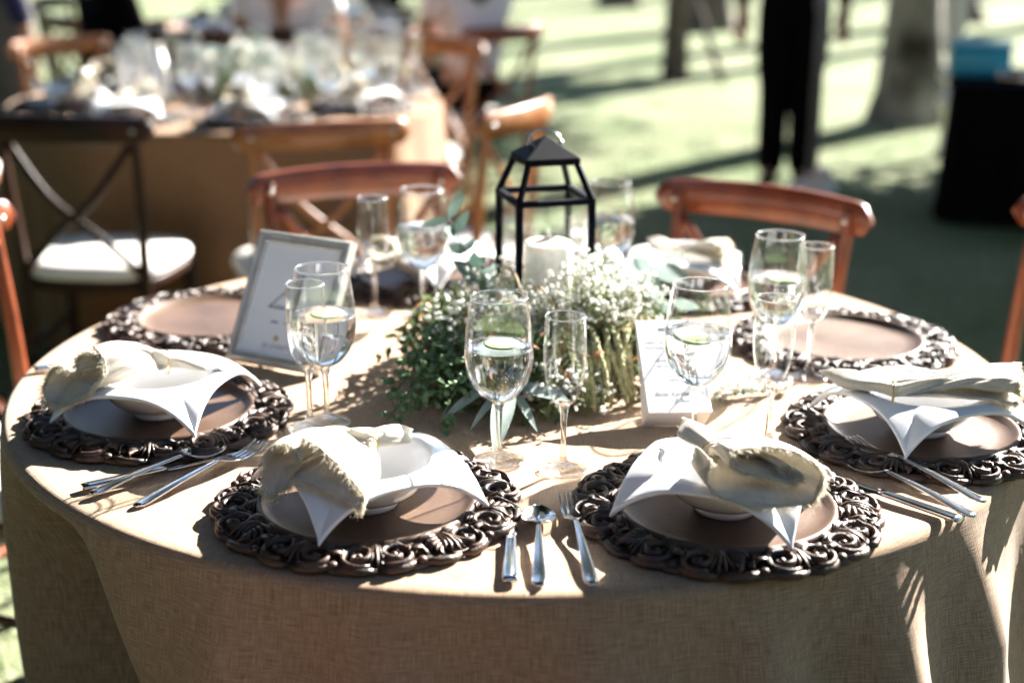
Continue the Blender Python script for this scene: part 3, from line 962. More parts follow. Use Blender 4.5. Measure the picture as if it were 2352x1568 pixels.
def place_cut(k, hx, hy, tx, ty, label, flip=0, dz=0, tilt=0.0):
    o = CU[k].pop() if CU[k] else copy_tree(SRC[k])
    a = math.atan2(ty-hy, tx-hx)-PI/2
    d = Vector((-math.sin(a), math.cos(a)))
    o.location = (hx-d.x*OFFH[k], hy-d.y*OFFH[k], T+.0025+dz); o.rotation_euler = (tilt, 0, a)
    tag(o, label, CAT[k], 'steel cutlery on the nearest table')
    return o
place_cut('k', -.004, -.738, -.004, -.56, 'steel knife between the two front chargers, left of the spoon')
place_cut('s', .027, -.745, .028, -.53, 'steel spoon lying between the knife and fork at the front table edge')
place_cut('f', .084, -.742, .063, -.51, 'steel fork touching the front right charger, prongs away from the edge')
place_cut('k', -.535, -.491, -.345, -.355, 'steel knife under the spoon at the front left, nearest the left charger')
place_cut('s', -.518, -.515, -.372, -.352, 'steel spoon at the front left resting across the knife', dz=.004)
place_cut('f', -.457, -.545, -.330, -.352, 'steel fork at the front left reaching under the frayed napkin', dz=.001)
place_cut('k', .527, -.572, .405, -.440, 'beaded steel knife at the front right, nearest the front right charger')
place_cut('s', .549, -.559, .425, -.383, 'beaded steel spoon at the front right between knife and fork', dz=.001)
place_cut('f', .570, -.527, .443, -.335, 'beaded steel fork at the front right, overlapping the spoon', dz=.006)
place_cut('k', -.742, -.033, -.55, .055, 'steel knife end poking out behind the left napkin')
place_cut('f', .700, -.075, .565, -.015, 'steel fork half hidden behind the right bowl and its flat napkin')

# ------------------------------------------------------------------ writing
def text_mesh(body, size, m, parent, loc, shear=0.0, name='lettering', align='CENTER', bold=0.0, rot=None):
    cu = bpy.data.curves.new(name, 'FONT'); cu.body = body; cu.size = size; cu.align_x = align; cu.shear = shear
    cu.offset = bold; cu.extrude = .00008
    tmp = bpy.data.objects.new(name, cu); COL.objects.link(tmp)
    bpy.context.view_layer.update()
    me = bpy.data.meshes.new_from_object(tmp.evaluated_get(bpy.context.evaluated_depsgraph_get()))
    bpy.data.objects.remove(tmp)
    me.materials.clear(); me.materials.append(m)
    o = bpy.data.objects.new(name, me); COL.objects.link(o)
    if parent: o.parent = parent
    o.location = loc
    if rot: o.rotation_euler = rot
    return o

# ------------------------------------------------------------------ picture frame with the table number
def make_frame(label, loc, rz, lean, content=True):
    root = empty('picture_frame', loc, rz)           # local x along the bottom edge, z up, y back
    Wd, Hh = .1766, .215
    tilt = empty('frame_body')                        # replaced by meshes below; holds no data
    bpy.data.objects.remove(tilt)
    Rm = Matrix.Rotation(-lean, 4, 'X')
    def lo(o): o.matrix_local = Rm; return o
    mb = MB()
    prof = [(0, .012), (0, .0), (.002, -.004), (.0065, -.0062), (.0105, -.0045), (.0115, -.002), (.0125, -.002), (.0135, -.0038), (.0165, -.0030), (.0180, .0005), (.0180, .012)]
    P = []
    for x0, z0, sx, sz in ((0, 0, 1, 1), (Wd, 0, -1, 1), (Wd, Hh, -1, -1), (0, Hh, 1, -1)):
        P.append([(x0+sx*a, b, z0+sz*a) for a, b in prof])
    # subdivide nothing: four mitred corners joined in a loop
    mb.grid(P, True, True)
    fr = lo(auto_smooth(mb.build('moulding', MT['silverframe'], root), 40))
    gr = MB()
    for a, wd_, m_ in ((.0112, .0016, 0),):
        pts = [(a, a), (Wd-a, a), (Wd-a, Hh-a), (a, Hh-a)]
        for (x0, z0), (x1, z1) in zip(pts, pts[1:]+pts[:1]):
            gr.bar((x0, -.0024, z0), (x1, -.0024, z1), .0018, .0012, (0, 1, 0))
    b_ = .0152
    pts = [(b_, b_), (Wd-b_, b_), (Wd-b_, Hh-b_), (b_, Hh-b_)]
    g = lo(gr.build('dark_groove', MT['framedark'], root))
    be = MB()
    for (x0, z0), (x1, z1) in zip(pts, pts[1:]+pts[:1]):
        nbd = int((abs(x1-x0)+abs(z1-z0))/.0034)
        for k in range(nbd):
            t = k/nbd; be.ball((x0+(x1-x0)*t, -.0033, z0+(z1-z0)*t), .0014, 5, 3)
    lo(be.build('bead_line', MT['silverframe'], root))
    pa = MB(); pa.box((Wd/2, .0045, Hh/2), (Wd/2-.016, .0008, Hh/2-.016))
    paper = lo(pa.build('paper', MT['paper'], root, smooth=False))
    bk = MB(); bk.box((Wd/2, .0092, Hh/2), (Wd/2-.004, .0020, Hh/2-.004))
    lo(bk.build('backing_board', MT['blackmetal'], root, smooth=False))
    # easel strut behind
    stt = MB()
    top = Rm @ Vector((Wd/2, .012, Hh*.7)); 
    stt.bar(top, (Wd/2, top.y+.055, .001), .030, .003, (1, 0, 0))
    stt.build('easel_strut', MT['blackmetal'], root)
    if content:
        fy = .0036
        nm = MB()
        def stroke(a, b, wd_=.0017): nm.bar((a[0], fy, a[1]), (b[0], fy, b[1]), wd_, .0004, (0, 1, 0))
        # an open outlined four
        A = (.100, .149); Bp = (.052, .095)
        stroke(A, Bp, .0024); stroke((.0505, .0945), (.120, .0945), .0024); stroke((.100, .150), (.100, .072), .0050)
        stroke((.094, .138), (.094, .0985), .0010); stroke((.060, .0985), (.094, .0985), .0010)
        stroke((.088, .0715), (.116, .0715), .0024); stroke((.062, .0715), (.076, .0715), .0024)
        stroke((.100, .149), (.104, .158), .0018)
        nm.build('table_number', MT['teal_ink'], paper, smooth=False)
        fl = MB(); c = (.080, .046)
        for an in (0, 90, 180, 270):
            d = Vector((math.cos(R(an)), 0, math.sin(R(an))))
            for q in (-1, 0, 1):
                d2 = Matrix.Rotation(R(38*q), 3, 'Y') @ d
                fl.bar(Vector((c[0], fy, c[1])), Vector((c[0], fy, c[1]))+d2*(.0062 if q == 0 else .0045), .0016, .0004, (0, 1, 0))
        fl.build('emblem', MT['goldink'], paper, smooth=False)
        for body, sz, z, mt_ in (('DI EVENTOS', .0118, .0285, MT['ink2']),):
            t = text_mesh(body, sz, mt_, paper, (0, 0, 0))
            t.matrix_local = Matrix.Translation((.090, fy, z)) @ Matrix.Rotation(PI/2, 4, 'X')
        ln = MB()
        for k in range(22):
            x = .052+k*.0034
            ln.bar((x, fy, .0235), (x+.0024, fy, .0235), .0013, .0004, (0, 1, 0))
        ln.build('fine_print', MT['inklight'], paper, smooth=False)
    tag(root, label, 'picture frame')
    return root
make_frame('silver picture frame holding a white card with a thin table number', (-.458, .026, T+.006), math.atan2(-.080, .157), R(30))

# ------------------------------------------------------------------ menu card
def make_menu(loc, phi, label, words=True):
    root = empty('menu_card', loc, phi)
    wd = .088
    # cross section in the local y (back) / z plane
    A = (0, .0015); F = (-.0456, .0372); Tp = (.0995, .1255)
    mb = MB()
    mb.add([(0, *A), (0, *F), (0, *Tp), (wd, *A), (wd, *F), (wd, *Tp)], [(0, 2, 1), (3, 4, 5), (0, 1, 4, 3), (1, 2, 5, 4), (2, 0, 3, 5)])
    o = card = mb.build('card', MT['paper'], root, smooth=False)
    bv = o.modifiers.new('bevel', 'BEVEL'); bv.width = .0008; bv.segments = 2
    if words:
        d = Vector((0, Tp[0]-F[0], Tp[1]-F[1])); L = d.length; d.normalize()
        nrm = Vector((1, 0, 0)).cross(d)
        Mx = Matrix((Vector((1, 0, 0)), d, nrm)).transposed().to_4x4()
        def line(t, x, v, sz, m_, sh=0.0, al='CENTER', bold=0):
            p = Vector((x, F[0], F[1]))+d*v+nrm*.0003
            o = text_mesh(t, sz, m_, card, (0, 0, 0), sh, align=al, bold=bold)
            o.matrix_local = Matrix.Translation(p) @ Mx
        line('MENU', wd*.5, .149, .0095, MT['ink'], .25, bold=.0001)
        line('CREMA DE TRES QUESOS', wd*.5, .126, .0062, MT['inklight'])
        line('CON SURTIDO DE PANES', wd*.5, .116, .0062, MT['inklight'])
        line('FILETE EN SALSA', wd*.5, .092, .0062, MT['inklight'])
        line('DE TOCINO', wd*.45, .082, .0062, MT['inklight'])
        line('PASTEL', wd*.5, .056, .0066, MT['inklight'])
        line('Boda Karina & D', wd*.52, .030, .0098, MT['ink'], .35)
        line('13 Nov 2', wd*.58, .018, .0098, MT['ink'], .35)
    tag(root, label, 'menu card')
    return root
make_menu((.178, -.251, T), .07, 'white three sided menu card leaning against the flowers behind a goblet')

# ------------------------------------------------------------------ lantern and candle
def make_lantern():
    root = empty('lantern', (.044, .058, T), R(16))
    hs, zt = .0625, .268
    fr = MB()
    # base tray
    fr.box((0, 0, .007), (hs, hs, .007), bev=.002)
    for sx in (-1, 1):
        for sy in (-1, 1):
            x, y = sx*(hs-.005), sy*(hs-.005)
            fr.box((x, y, (.014+zt)/2), (.005, .005, (zt-.014)/2), bev=.0008)
    for s in (-1, 1):
        fr.box((0, s*(hs-.005), zt-.0045), (hs-.010, .0048, .0045), bev=.0006)
        fr.box((s*(hs-.005), 0, zt-.0045), (.0048, hs-.010, .0045), bev=.0006)
        fr.box((0, s*(hs-.005), .018), (hs-.010, .0048, .004), bev=.0006)
        fr.box((s*(hs-.005), 0, .018), (.0048, hs-.010, .004), bev=.0006)
    ev, ze = .040, .318
    for sx in (-1, 1):
        for sy in (-1, 1):
            fr.bar((sx*(hs-.005), sy*(hs-.005), zt-.002), (sx*ev*.96, sy*ev*.96, ze+.002), .0095, .0065, (-sy, sx, 0), .0008)
    auto_smooth(fr.build('frame', MT['blackmetal'], root))
    rf = MB()
    rf.add([(sx*ev*1.08, sy*ev*1.08, z) for z in (ze-.001, ze+.009) for sx, sy in ((-1, -1), (1, -1), (1, 1), (-1, 1))]+[(0, 0, ze+.040), (0, 0, ze-.001)],
           [(0, 1, 5, 4), (1, 2, 6, 5), (2, 3, 7, 6), (3, 0, 4, 7), (4, 5, 8), (5, 6, 8), (6, 7, 8), (7, 4, 8), (1, 0, 9), (2, 1, 9), (3, 2, 9), (0, 3, 9)])
    o = rf.build('roof', MT['blackmetal'], root, smooth=False)
    bv = o.modifiers.new('bevel', 'BEVEL'); bv.width = .001; bv.segments = 2
    h = MB()
    pts = []
    for k in range(25):
        a = PI*k/24
        pts.append((-.026*math.cos(a), .012*math.sin(a)+.004, ze+.0270+.0185*math.sin(a)**.7))
    h.tube(pts, .0014, 8)
    h.ball(pts[0], .004, 8, 5); h.ball(pts[-1], .004, 8, 5)
    h.build('handle', MT['chrome'], root)
    for s, ax in ((-1, 0), (1, 0), (-1, 1), (1, 1)):
        g = MB()
        c = [0, 0, .140]; hh = [hs-.0105, hs-.0105, .118]
        c[ax] = s*(hs-.006); hh[ax] = .0009
        g.box(c, hh); g.build('glass_pane', MT['pane'], root, smooth=False)
    tag(root, 'black metal lantern with clear panes in the middle of the flowers', 'lantern')
    cn = empty('candle', (.050, .062, T+.0145))
    m = MB(); m.lathe([(.0005, 0), (.036, 0), (.0378, .002), (.0378, .168), (.0372, .1735), (.035, .1755), (.031, .1735), (.015, .170), (.0005, .1695)], 48)
    m.build('wax', MT['wax'], cn)
    k = MB(); k.tube([(0, 0, .168), (.0006, 0, .176), (.002, .001, .181)], .0011, 6); k.build('wick', MT['wick'], cn)
    tag(cn, 'thick white pillar candle standing inside the black lantern', 'candle')
make_lantern()

# ------------------------------------------------------------------ flowers
MT['euc'] = leaf_mat('grey_green_leaf', (.20, .27, .25), (.33, .40, .37), .25, .55, 30)
MT['eucdark'] = leaf_mat('eucalyptus_leaf', (.07, .13, .10), (.17, .24, .20), .25, .5, 30)
MT['green'] = leaf_mat('deep_green_leaf', (.035, .065, .022), (.15, .195, .08), .35, .5, 14)
MT['fern'] = leaf_mat('pale_fern', (.12, .16, .06), (.26, .30, .14), .4, .6, 30)
MT['seed'] = leaf_mat('seeded_green', (.06, .13, .05), (.15, .24, .11), .15, .5, 50)
MT['amar'] = mat('green_amaranth', (.20, .20, .085), .85, col2=(.46, .44, .26), vscale=120, bump=.8, bscale=260)
MT['white_fl'] = leaf_mat('white_petal', (.86, .86, .82), (.92, .92, .90), .5, .7, 80)
MT['stemg'] = mat('pale_green_stem', (.22, .26, .10), .7, var=.3)
MT['dried'] = mat('dried_straw_stem', (.50, .36, .20), .7, var=.25, vscale=60)
MT['orange_l'] = leaf_mat('rusty_leaf', (.40, .13, .04), (.60, .28, .12), .3, .6, 40)
def arrangement():
    rnd = random.Random(12)
    U = rnd.uniform
    C0 = Vector((.035, -.015, 0))
    root = empty('flower_arrangement', (C0.x, C0.y, T+.002))
    def ringpt(a, rr, z): return Vector((rr*math.cos(a), rr*math.sin(a), z))
    # dark mound of small leaves all round the lantern
    g = MB()
    for k in range(1900):
        a = U(0, 2*PI); ph = U(-.2, 1.45)
        k_ = 1+.12*math.sin(3*a+1)+.08*math.sin(7*a)
        # a torus: heart radius .135, tube .072
        rr = (.137+.070*math.cos(ph)*U(.55, 1.05))*k_; z = max(.004, .018+.085*math.sin(ph)*U(.5, 1.05))
        if math.cos(a-PI/2) > .75: rr *= .86
        p = ringpt(a, rr, z)
        d = Vector((math.cos(a)*math.cos(ph)+U(-.8, .8), math.sin(a)*math.cos(ph)+U(-.8, .8), math.sin(ph)*.6+U(-.7, .5)))
        g.leaf(p, d, (U(-1, 1), U(-1, 1), 1), U(.012, .026), U(.006, .011), U(-.2, .5), 3)
    g.build('greenery', MT['green'], root)
    # foam heart that carries the stems
    f = MB()
    P = []
    for i in range(24):
        a = 2*PI*i/24
        P.append([ringpt(a, .128+.035*math.cos(q*PI/5), max(.001, .03+.038*math.sin(q*PI/5))) for q in range(10)])
    f.grid(P, True, True); f.build('moss_base', MT['green'], root)
    # seeded sprigs trailing at the front left
    def seeded(p0, p1, n, droop):
        s = MB(); p0 = Vector(p0)-C0; p1 = Vector(p1)-C0
        pts = []
        for i in range(9):
            t = i/8; q = p0.lerp(p1, t); q.z += .035*math.sin(PI*t)-droop*t*t*0; q.z = max(q.z, .006)
            pts.append(q)
        s.tube(pts, .0011, 5)
        for i in range(n):
            t = i/n*.95+.05; j = min(7, int(t*8)); q = pts[j].lerp(pts[j+1], t*8-j)
            d = Vector((U(-1, 1), U(-1, 1), U(-.6, .8))).normalized()
            L = U(.010, .020)
            s.tube([q, q+d*L*.6, q+d*L], .0006, 3)
            e = q+d*L; e.z = max(e.z, .005)
            r_ = U(.0036, .0058)
            s.ball(e, r_, 6, 4, 1, 1, U(.7, 1.2))
            s.leaf(e, d, (0, 0, 1), U(.010, .016), U(.008, .012), .3, 3)
        s.build('seeded_sprig', MT['seed'], root)
    seeded((-.03, -.13, .07), (-.178, -.262, .01), 50, 0)
    seeded((-.05, -.12, .06), (-.150, -.268, .01), 44, 0)
    seeded((-.02, -.15, .06), (-.105, -.272, .008), 40, 0)
    seeded((-.06, -.10, .07), (-.170, -.205, .03), 46, 0)
    seeded((-.06, -.06, .08), (-.165, -.150, .05), 40, 0)
    # long grey leaves lying out to the front
    for (b, t, wdt) in (((-.008, -.235, .055), (-.024, -.372, .006), .030), ((-.025, -.225, .055), (-.088, -.268, .004), .017), ((0, -.235, .05), (.066, -.262, .022), .026), ((-.004, -.232, .045), (.024, -.305, .003), .013), ((-.014, -.232, .05), (-.052, -.300, .004), .012)):
        b = Vector(b)-C0; t = Vector(t)-C0; d = t-b
        s = MB(); s.leaf(b, d+Vector((0, 0, .03)), (0, -.4, 1), d.length*1.08, wdt, .18, 12, .10)
        s.tube([b+Vector((0, .02, .005)), b], .001, 4)
        s.build('eucalyptus_leaf', MT['euc'], root)
    # branches with paired oval leaves
    def branch(pts, n, LW, m_, name='eucalyptus_sprig'):
        s = MB(); q = catmull([Vector(p)-C0 for p in pts], 24)
        s.tube(q, [.0017-.0010*i/24 for i in range(25)], 6)
        for i in range(n):
            t = (i+1)/n*24; j = min(23, int(t)); p = q[j].lerp(q[min(24, j+1)], t-j); dr = (q[min(24, j+1)]-q[j]).normalized()
            for sgn in (-1, 1):
                sd_ = dr.cross(Vector((U(-.5, .5), U(-.5, .5), 1))).normalized()*sgn
                s.leaf(p, sd_+dr*U(.3, .9)+Vector((0, 0, U(-.3, .4))), (U(-.6, .6), -1, U(0, .8)), LW[0]*U(.8, 1.2), LW[1]*U(.8, 1.2), U(-.1, .3), 6, .06)
        s.build(name, m_, root)
    branch([(-.005, .02, .06), (-.045, .03, .125), (-.078, .045, .175), (-.105, .06, .225)], 6, (.042, .016), MT['eucdark'])
    branch([(-.01, -.02, .07), (-.045, -.01, .12), (-.07, .0, .150)], 4, (.038, .018), MT['eucdark'])
    branch([(.10, .02, .09), (.13, .035, .15), (.17, .05, .165), (.235, .06, .155)], 4, (.070, .024), MT['euc'])
    branch([(.12, .05, .09), (.16, .09, .13), (.22, .13, .13)], 4, (.060, .022), MT['euc'])
    branch([(.13, .0, .08), (.19, .02, .11), (.245, .03, .10)], 4, (.050, .018), MT['euc'])
    for k in range(28):
        a0 = U(2.2, 5.0); r1 = U(.12, .15); r2 = r1+U(.05, .085)
        z1 = U(.05, .10)
        branch([(C0.x+.07*math.cos(a0), C0.y+.07*math.sin(a0), .05), (C0.x+r1*math.cos(a0), C0.y+r1*math.sin(a0), z1+.03), (C0.x+r2*math.cos(a0+U(-.3, .3)), C0.y+r2*math.sin(a0+U(-.2, .2)), max(.008, z1-U(.02, .07)))], 26, (.017, .0026), MT['fern'], 'fern_sprig')
    branch([(-.08, .02, .06), (-.14, .02, .085), (-.185, .01, .05)], 5, (.028, .010), MT['green'], 'fern_sprig')
    branch([(-.09, -.03, .06), (-.15, -.04, .075), (-.205, -.05, .035)], 6, (.024, .008), MT['green'], 'fern_sprig')
    # clouds of tiny white blossom
    def babys(c, n, rad, up_=.6, sz=(.0022, .0044)):
        n = int(n*1.5); s = MB(); s.cm = 0
        c = Vector(c)-C0; b = c-Vector((0, 0, rad*1.2))
        for i in range(n):
            d = Vector((U(-1, 1), U(-1, 1), U(-.5, 1)))
            while d.length > 1: d = Vector((U(-1, 1), U(-1, 1), U(-.5, 1)))
            p = c+d*rad
            if p.z < .006: p.z = .006
            s.cm = 0
            k0 = b.lerp(c, U(.3, 1.0)); s.tube([k0, (k0+p)/2+Vector((U(-1, 1), U(-1, 1), U(-1, 1)))*rad*.15, p], .0004, 3, 1, False)
            s.cm = 1
            r_ = U(*sz)
            for q in range(3):
                s.ball(p+Vector((U(-1, 1), U(-1, 1), U(-1, 1)))*r_*.55, r_*U(.5, .75), 6, 4)
        s.build('baby_breath', [MT['stemg'], MT['white_fl']], root)
    babys((.095, -.085, .135), 190, .062)
    babys((.050, -.100, .105), 130, .055)
    babys((.140, -.060, .125), 130, .055)
    babys((.125, .0, .155), 90, .045)
    babys((.190, -.01, .115), 90, .05)
    babys((.010, -.090, .110), 80, .05)
    babys((-.055, -.120, .095), 150, .055, sz=(.002, .004))
    babys((-.09, -.09, .085), 110, .05, sz=(.002, .004))
    babys((-.06, -.03, .12), 80, .05, sz=(.002, .004))
    babys((.055, -.215, .04), 40, .045)
    babys((.10, -.215, .030), 26, .045)
    babys((-.01, .03, .13), 50, .045)
    # larger pale blooms at the right top
    for c in ((.148, .012, .178), (.165, .0, .160), (.20, -.005, .125), (.118, -.02, .175)):
        s = MB(); cc = Vector(c)-C0
        for q in range(26):
            a = q*2.4; tl = .2+q/26*1.1
            d = Vector((math.cos(a)*math.sin(tl), math.sin(a)*math.sin(tl), math.cos(tl)))
            s.leaf(cc, d, (0, 0, 1) if tl > .5 else (1, 0, 0), U(.011, .017), U(.008, .012), -.35, 4, .2)
        s.build('white_bloom', MT['white_fl'], root)
    # hanging green amaranth tassels at the right front
    for k in range(24):
        x0 = .080+.0074*k*.72+U(-.006, .006)
        s = MB()
        st = Vector((x0, -.11+U(-.02, .02)+.003*k, .085+U(-.012, .015))); en = Vector((x0+U(-.02, .035)+.01, -.225+.0040*k+U(-.012, .012), .008+U(0, .004)))
        pts = []
        for i in range(22):
            t = i/21; p = st.lerp(en, t); p.z += .030*math.sin(PI*t**.8)*(1-.3*t); p.y -= .022*math.sin(PI*t); p.z = max(p.z, .007)
            pts.append(p-C0+Vector((U(-1, 1), U(-1, 1), U(-1, 1)))*.0010)
        rad = [max(.0018, (.0040+U(-.0010, .0010))*math.sin(PI*min(1, .12+.83*(i/21)))**.5) for i in range(22)]
        s.tube(pts, rad, 9)
        for i in range(140):
            j = rnd.randrange(1, 21); a = U(0, 2*PI)
            s.ball(pts[j].lerp(pts[j-1], U(0, 1))+Vector((math.cos(a), U(-.3, .3), math.sin(a)))*rad[j]*.95, U(.0011, .0026), 5, 3)
        s.build('amaranth_tassel', MT['amar'], root)
    # curly dried stems
    for k in range(46):
        s = MB()
        a = U(-.9, .7); b = Vector((.12+U(-.05, .04), -.07+U(-.04, .05), .075+U(-.02, .02)))
        d = Vector((math.cos(a)*U(.5, 1), math.sin(a)*.7, U(.2, 1))).normalized()
        L = U(.05, .105); sd_ = d.cross(Vector((0, 0, 1))).normalized(); pts = []
        w_ = U(-1, 1); w2 = U(-.6, .6)
        for i in range(12):
            t = i/11
            p = b+d*L*t+sd_*(.022*w_*math.sin(PI*t*1.2))+Vector((0, 0, -.045*t*t*U(.9, 1.1)+.012*w2*math.sin(5*t)))
            p.z = max(p.z, .006); pts.append(p-C0)
        s.tube(pts, [U(.0010, .0016)]*12, 5)
        s.build('dried_stem', MT['dried'], root)
    for pts in ([(-.03, -.04, .10), (-.02, -.03, .165), (.0, -.05, .160), (.02, -.09, .10)], [(.03, -.07, .10), (.028, -.07, .15), (.05, -.1, .14), (.07, -.13, .09)]):
        s = MB(); s.tube(catmull([Vector(p)-C0 for p in pts], 16), .0022, 6); s.build('dried_stem', MT['dried'], root)
    # rusty leaf tips here and there
    s = MB()
    for k in range(70):
        a = U(2.9, 5.2); rr = U(.10, .19); s.leaf(ringpt(a, rr, U(.06, .11)), (U(-1, 1), U(-1, 1), U(-.2, .8)), (0, -.3, 1), U(.012, .024), U(.005, .009), .2, 4)
    for k in range(22):
        s.leaf(Vector((.16+U(-.03, .03), -.15+U(-.05, .05), U(.01, .07))), (U(-1, 1), U(-1, 0), U(-.8, .3)), (0, -.3, 1), U(.012, .026), U(.006, .010), .2, 4)
    s.build('rusty_leaves', MT['orange_l'], root)
    tag(root, 'low wreath of white blossom, green tassels and grey leaves around the lantern', 'flower arrangement')
    return root
FLOW = arrangement()
def loose_sprig():
    rnd = random.Random(3); U = rnd.uniform
    s = MB(); root = empty('blossom_sprig', (.29, -.155, T+.003))
    pts = catmull([(0, 0, .004), (.03, .012, .008), (.07, .03, .006), (.115, .045, .004)], 14)
    s.tube(pts, .0009, 5)
    for k in range(60):
        p = pts[rnd.randrange(1, 15)]; s.leaf(p, (U(-1, 1), U(-1, 1), U(0, .6)), (0, 0, 1), U(.008, .016), U(.004, .007), .2, 3)
    s.build('leafy_stem', MT['seed'], root)
    f = MB()
    for k in range(70):
        p = pts[rnd.randrange(1, 15)]+Vector((U(-1, 1)*.012, U(-1, 1)*.012, U(.002, .014))); f.ball(p, U(.0022, .004), 6, 4)
    f.build('blossoms', MT['white_fl'], root)
    tag(root, 'loose sprig of white blossom lying on the cloth right of the menu card', 'flower sprig')
loose_sprig()

# ------------------------------------------------------------------ cross back chairs
def make_chair(wm, name='cross_back_chair'):
    """seat front towards +y, feet on z=0; the back rail is at y=-.21"""
    root = empty(name)
    W_, fr = MT[wm], None
    def seat_out(s, nn=40):
        out = []
        for i in range(nn):
            a = 2*PI*i/nn; c, s_ = math.cos(a), math.sin(a)
            n_ = 3.6
            r = (abs(c)**n_+abs(s_)**n_)**(-1/n_)
            x, y = r*c*.205, r*s_*.205
            x *= 1+.10*(y/.205)
            out.append((x*s, y*s))
        return out
    m = MB(); m.grid([[(x, y, z) for x, y in seat_out(s)] for z, s in ((.405, .93), (.405, .985), (.415, 1), (.432, 1), (.438, .985), (.438, .9))], False, True)
    n_ = 40; m.f.append(tuple(range(n_))[::-1]); m.m.append(0); e = len(m.v)-n_; m.f.append(tuple(range(e, e+n_))); m.m.append(0)
    m.build('seat_frame', W_, root)
    c = MB(); c.grid([[(x, y, z) for x, y in seat_out(s)] for z, s in ((.4385, .93), (.441, 1.0), (.455, 1.02), (.470, 1.0), (.480, .93), (.486, .75), (.489, .4), (.49, .01))], False, True)
    c.build('cushion', MT['cushion'], root)
    for sx in (-1, 1):
        l = MB(); l.tube([(sx*.185, .165, .410), (sx*.19, .172, .2), (sx*.198, .182, 0)], [.017, .0155, .012], 12)
        l.build('front_leg', W_, root)
        # the back post runs from the foot up to the rail in one bend
        l = MB(); l.tube(catmull([(sx*.185, -.232, 0), (sx*.178, -.195, .22), (sx*.172, -.182, .43), (sx*.178, -.198, .64), (sx*.186, -.228, .86), (sx*.187, -.231, .885)], 22), [.0125+.0045*math.sin(PI*min(1, i/18+.1)) for i in range(23)], 12)
        l.build('back_post', W_, root)
    # the top rail: a broad plank bent backwards, its ends past the posts
    P = []
    for i in range(29):
        u = -1+2*i/28; x = u*.238
        y = -.222-.045*(1-u*u)+.0
        h0, h1 = .838, .905+.008*(1-u*u)
        k = max(0, (abs(u)-.86)/.14); hm = (h0+h1)/2; q = math.sqrt(max(0.02, 1-k*k))
        h0 = hm+(h0-hm)*q; h1 = hm+(h1-hm)*q
        t_ = .0095
        P.append([(x, y-t_, h0+.004), (x, y-t_, h1-.004), (x, y-t_*.5, h1), (x, y+t_*.5, h1), (x, y+t_, h1-.004), (x, y+t_, h0+.004), (x, y+t_*.5, h0), (x, y-t_*.5, h0)])
    r_ = MB(); r_.grid(P, False, True); r_.f.append(tuple(range(8))); r_.m.append(0); e = len(r_.v)-8; r_.f.append(tuple(range(e, e+8))[::-1]); r_.m.append(0)
    auto_smooth(r_.build('top_rail', W_, root), 60)
    for sx in (-1, 1):
        b = MB(); b.tube(catmull([(sx*.172, -.215, .835), (sx*.06, -.232, .68), (-sx*.06, -.218, .575), (-sx*.172, -.186, .452)], 14), [.0125]*15, 10, .6, upv=(0, 1, 0))
        b.build('cross_brace', W_, root)
    for a, b_ in (((-.192, .175, .17), (.192, .175, .17)), ((-.18, -.205, .20), (.18, -.205, .20)), ((-.187, .174, .23), (-.179, -.2, .23)), ((.187, .174, .23), (.179, -.2, .23))):
        s = MB(); s.tube([a, b_], .0095, 8); s.build('stretcher', W_, root)
    for sx in (-1, 1):
        sc = MB(); sc.ball((sx*.187, -.250, .872), .008, 8, 5, 1, .6, 1); sc.build('screw_cap', MT['screw'], root)
        sc = MB(); sc.ball((sx*.187, -.205, .872), .007, 8, 5, 1, .6, 1); sc.build('screw_cap', MT['screw'], root)
    return root
CHS = {'m': make_chair('mahog'), 'o': make_chair('oak'), 'd': make_chair('shaded_wood')}
CHF = {k: [v] for k, v in CHS.items()}
def place_chair(k, bx, by, fx, fy, label, group, dz=0):
    """bx,by: middle of the top rail; fx,fy: the way the sitter looks"""
    o = CHF[k].pop() if CHF[k] else copy_tree(CHS[k])
    f = Vector((fx, fy)).normalized()
    o.location = (bx+f.x*.245, by+f.y*.245, dz); o.rotation_euler = (0, 0, math.atan2(f.y, f.x)-PI/2); o.scale = (1, 1, .98)
    tag(o, label, 'chair', group)
    return o
G1 = 'cross back chairs round the nearest table'; G2 = 'cross back chairs round the farther tables'
place_chair('m', -.355, .955, .34, -.94, 'mahogany cross back chair behind the picture frame and back left glasses', G1)
place_chair('m', .505, .745, -.50, -.74, 'mahogany cross back chair at the back right with sunlit lawn behind it', G1)
place_chair('m', -1.095, .42, .93, -.36, 'mahogany cross back chair cut by the left edge, a post beside the table', G1)
place_chair('m', 1.13, .52, -.91, -.42, 'mahogany cross back chair just showing at the right edge of the picture', G1)
place_chair('m', -.31, -1.215, .30, .95, 'chair at the front left, only the lit top of its back in view', G1, dz=0)
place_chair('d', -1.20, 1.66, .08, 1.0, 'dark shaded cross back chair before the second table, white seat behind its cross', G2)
place_chair('o', -.505, 1.60, -.30, .95, 'orange brown chair with its back to us before the second table', G2)
place_chair('o', .015, 1.93, -.90, .43, 'orange brown chair standing apart on the lawn above the lantern', G2)
place_chair('o', -1.86, 3.78, .74, -.67, 'orange brown chair at the far left side of the second table', G2)
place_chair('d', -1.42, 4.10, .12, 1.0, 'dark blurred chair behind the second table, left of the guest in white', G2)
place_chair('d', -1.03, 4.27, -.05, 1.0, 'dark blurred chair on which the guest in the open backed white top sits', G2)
place_chair('m', -.05, 4.42, -.62, .78, 'blurred chair under the guest in black skirt at the far table', G2)
place_chair('o', -.30, 3.85, -.62, -.78, 'blurred chair at the right far side of the second table', G2)

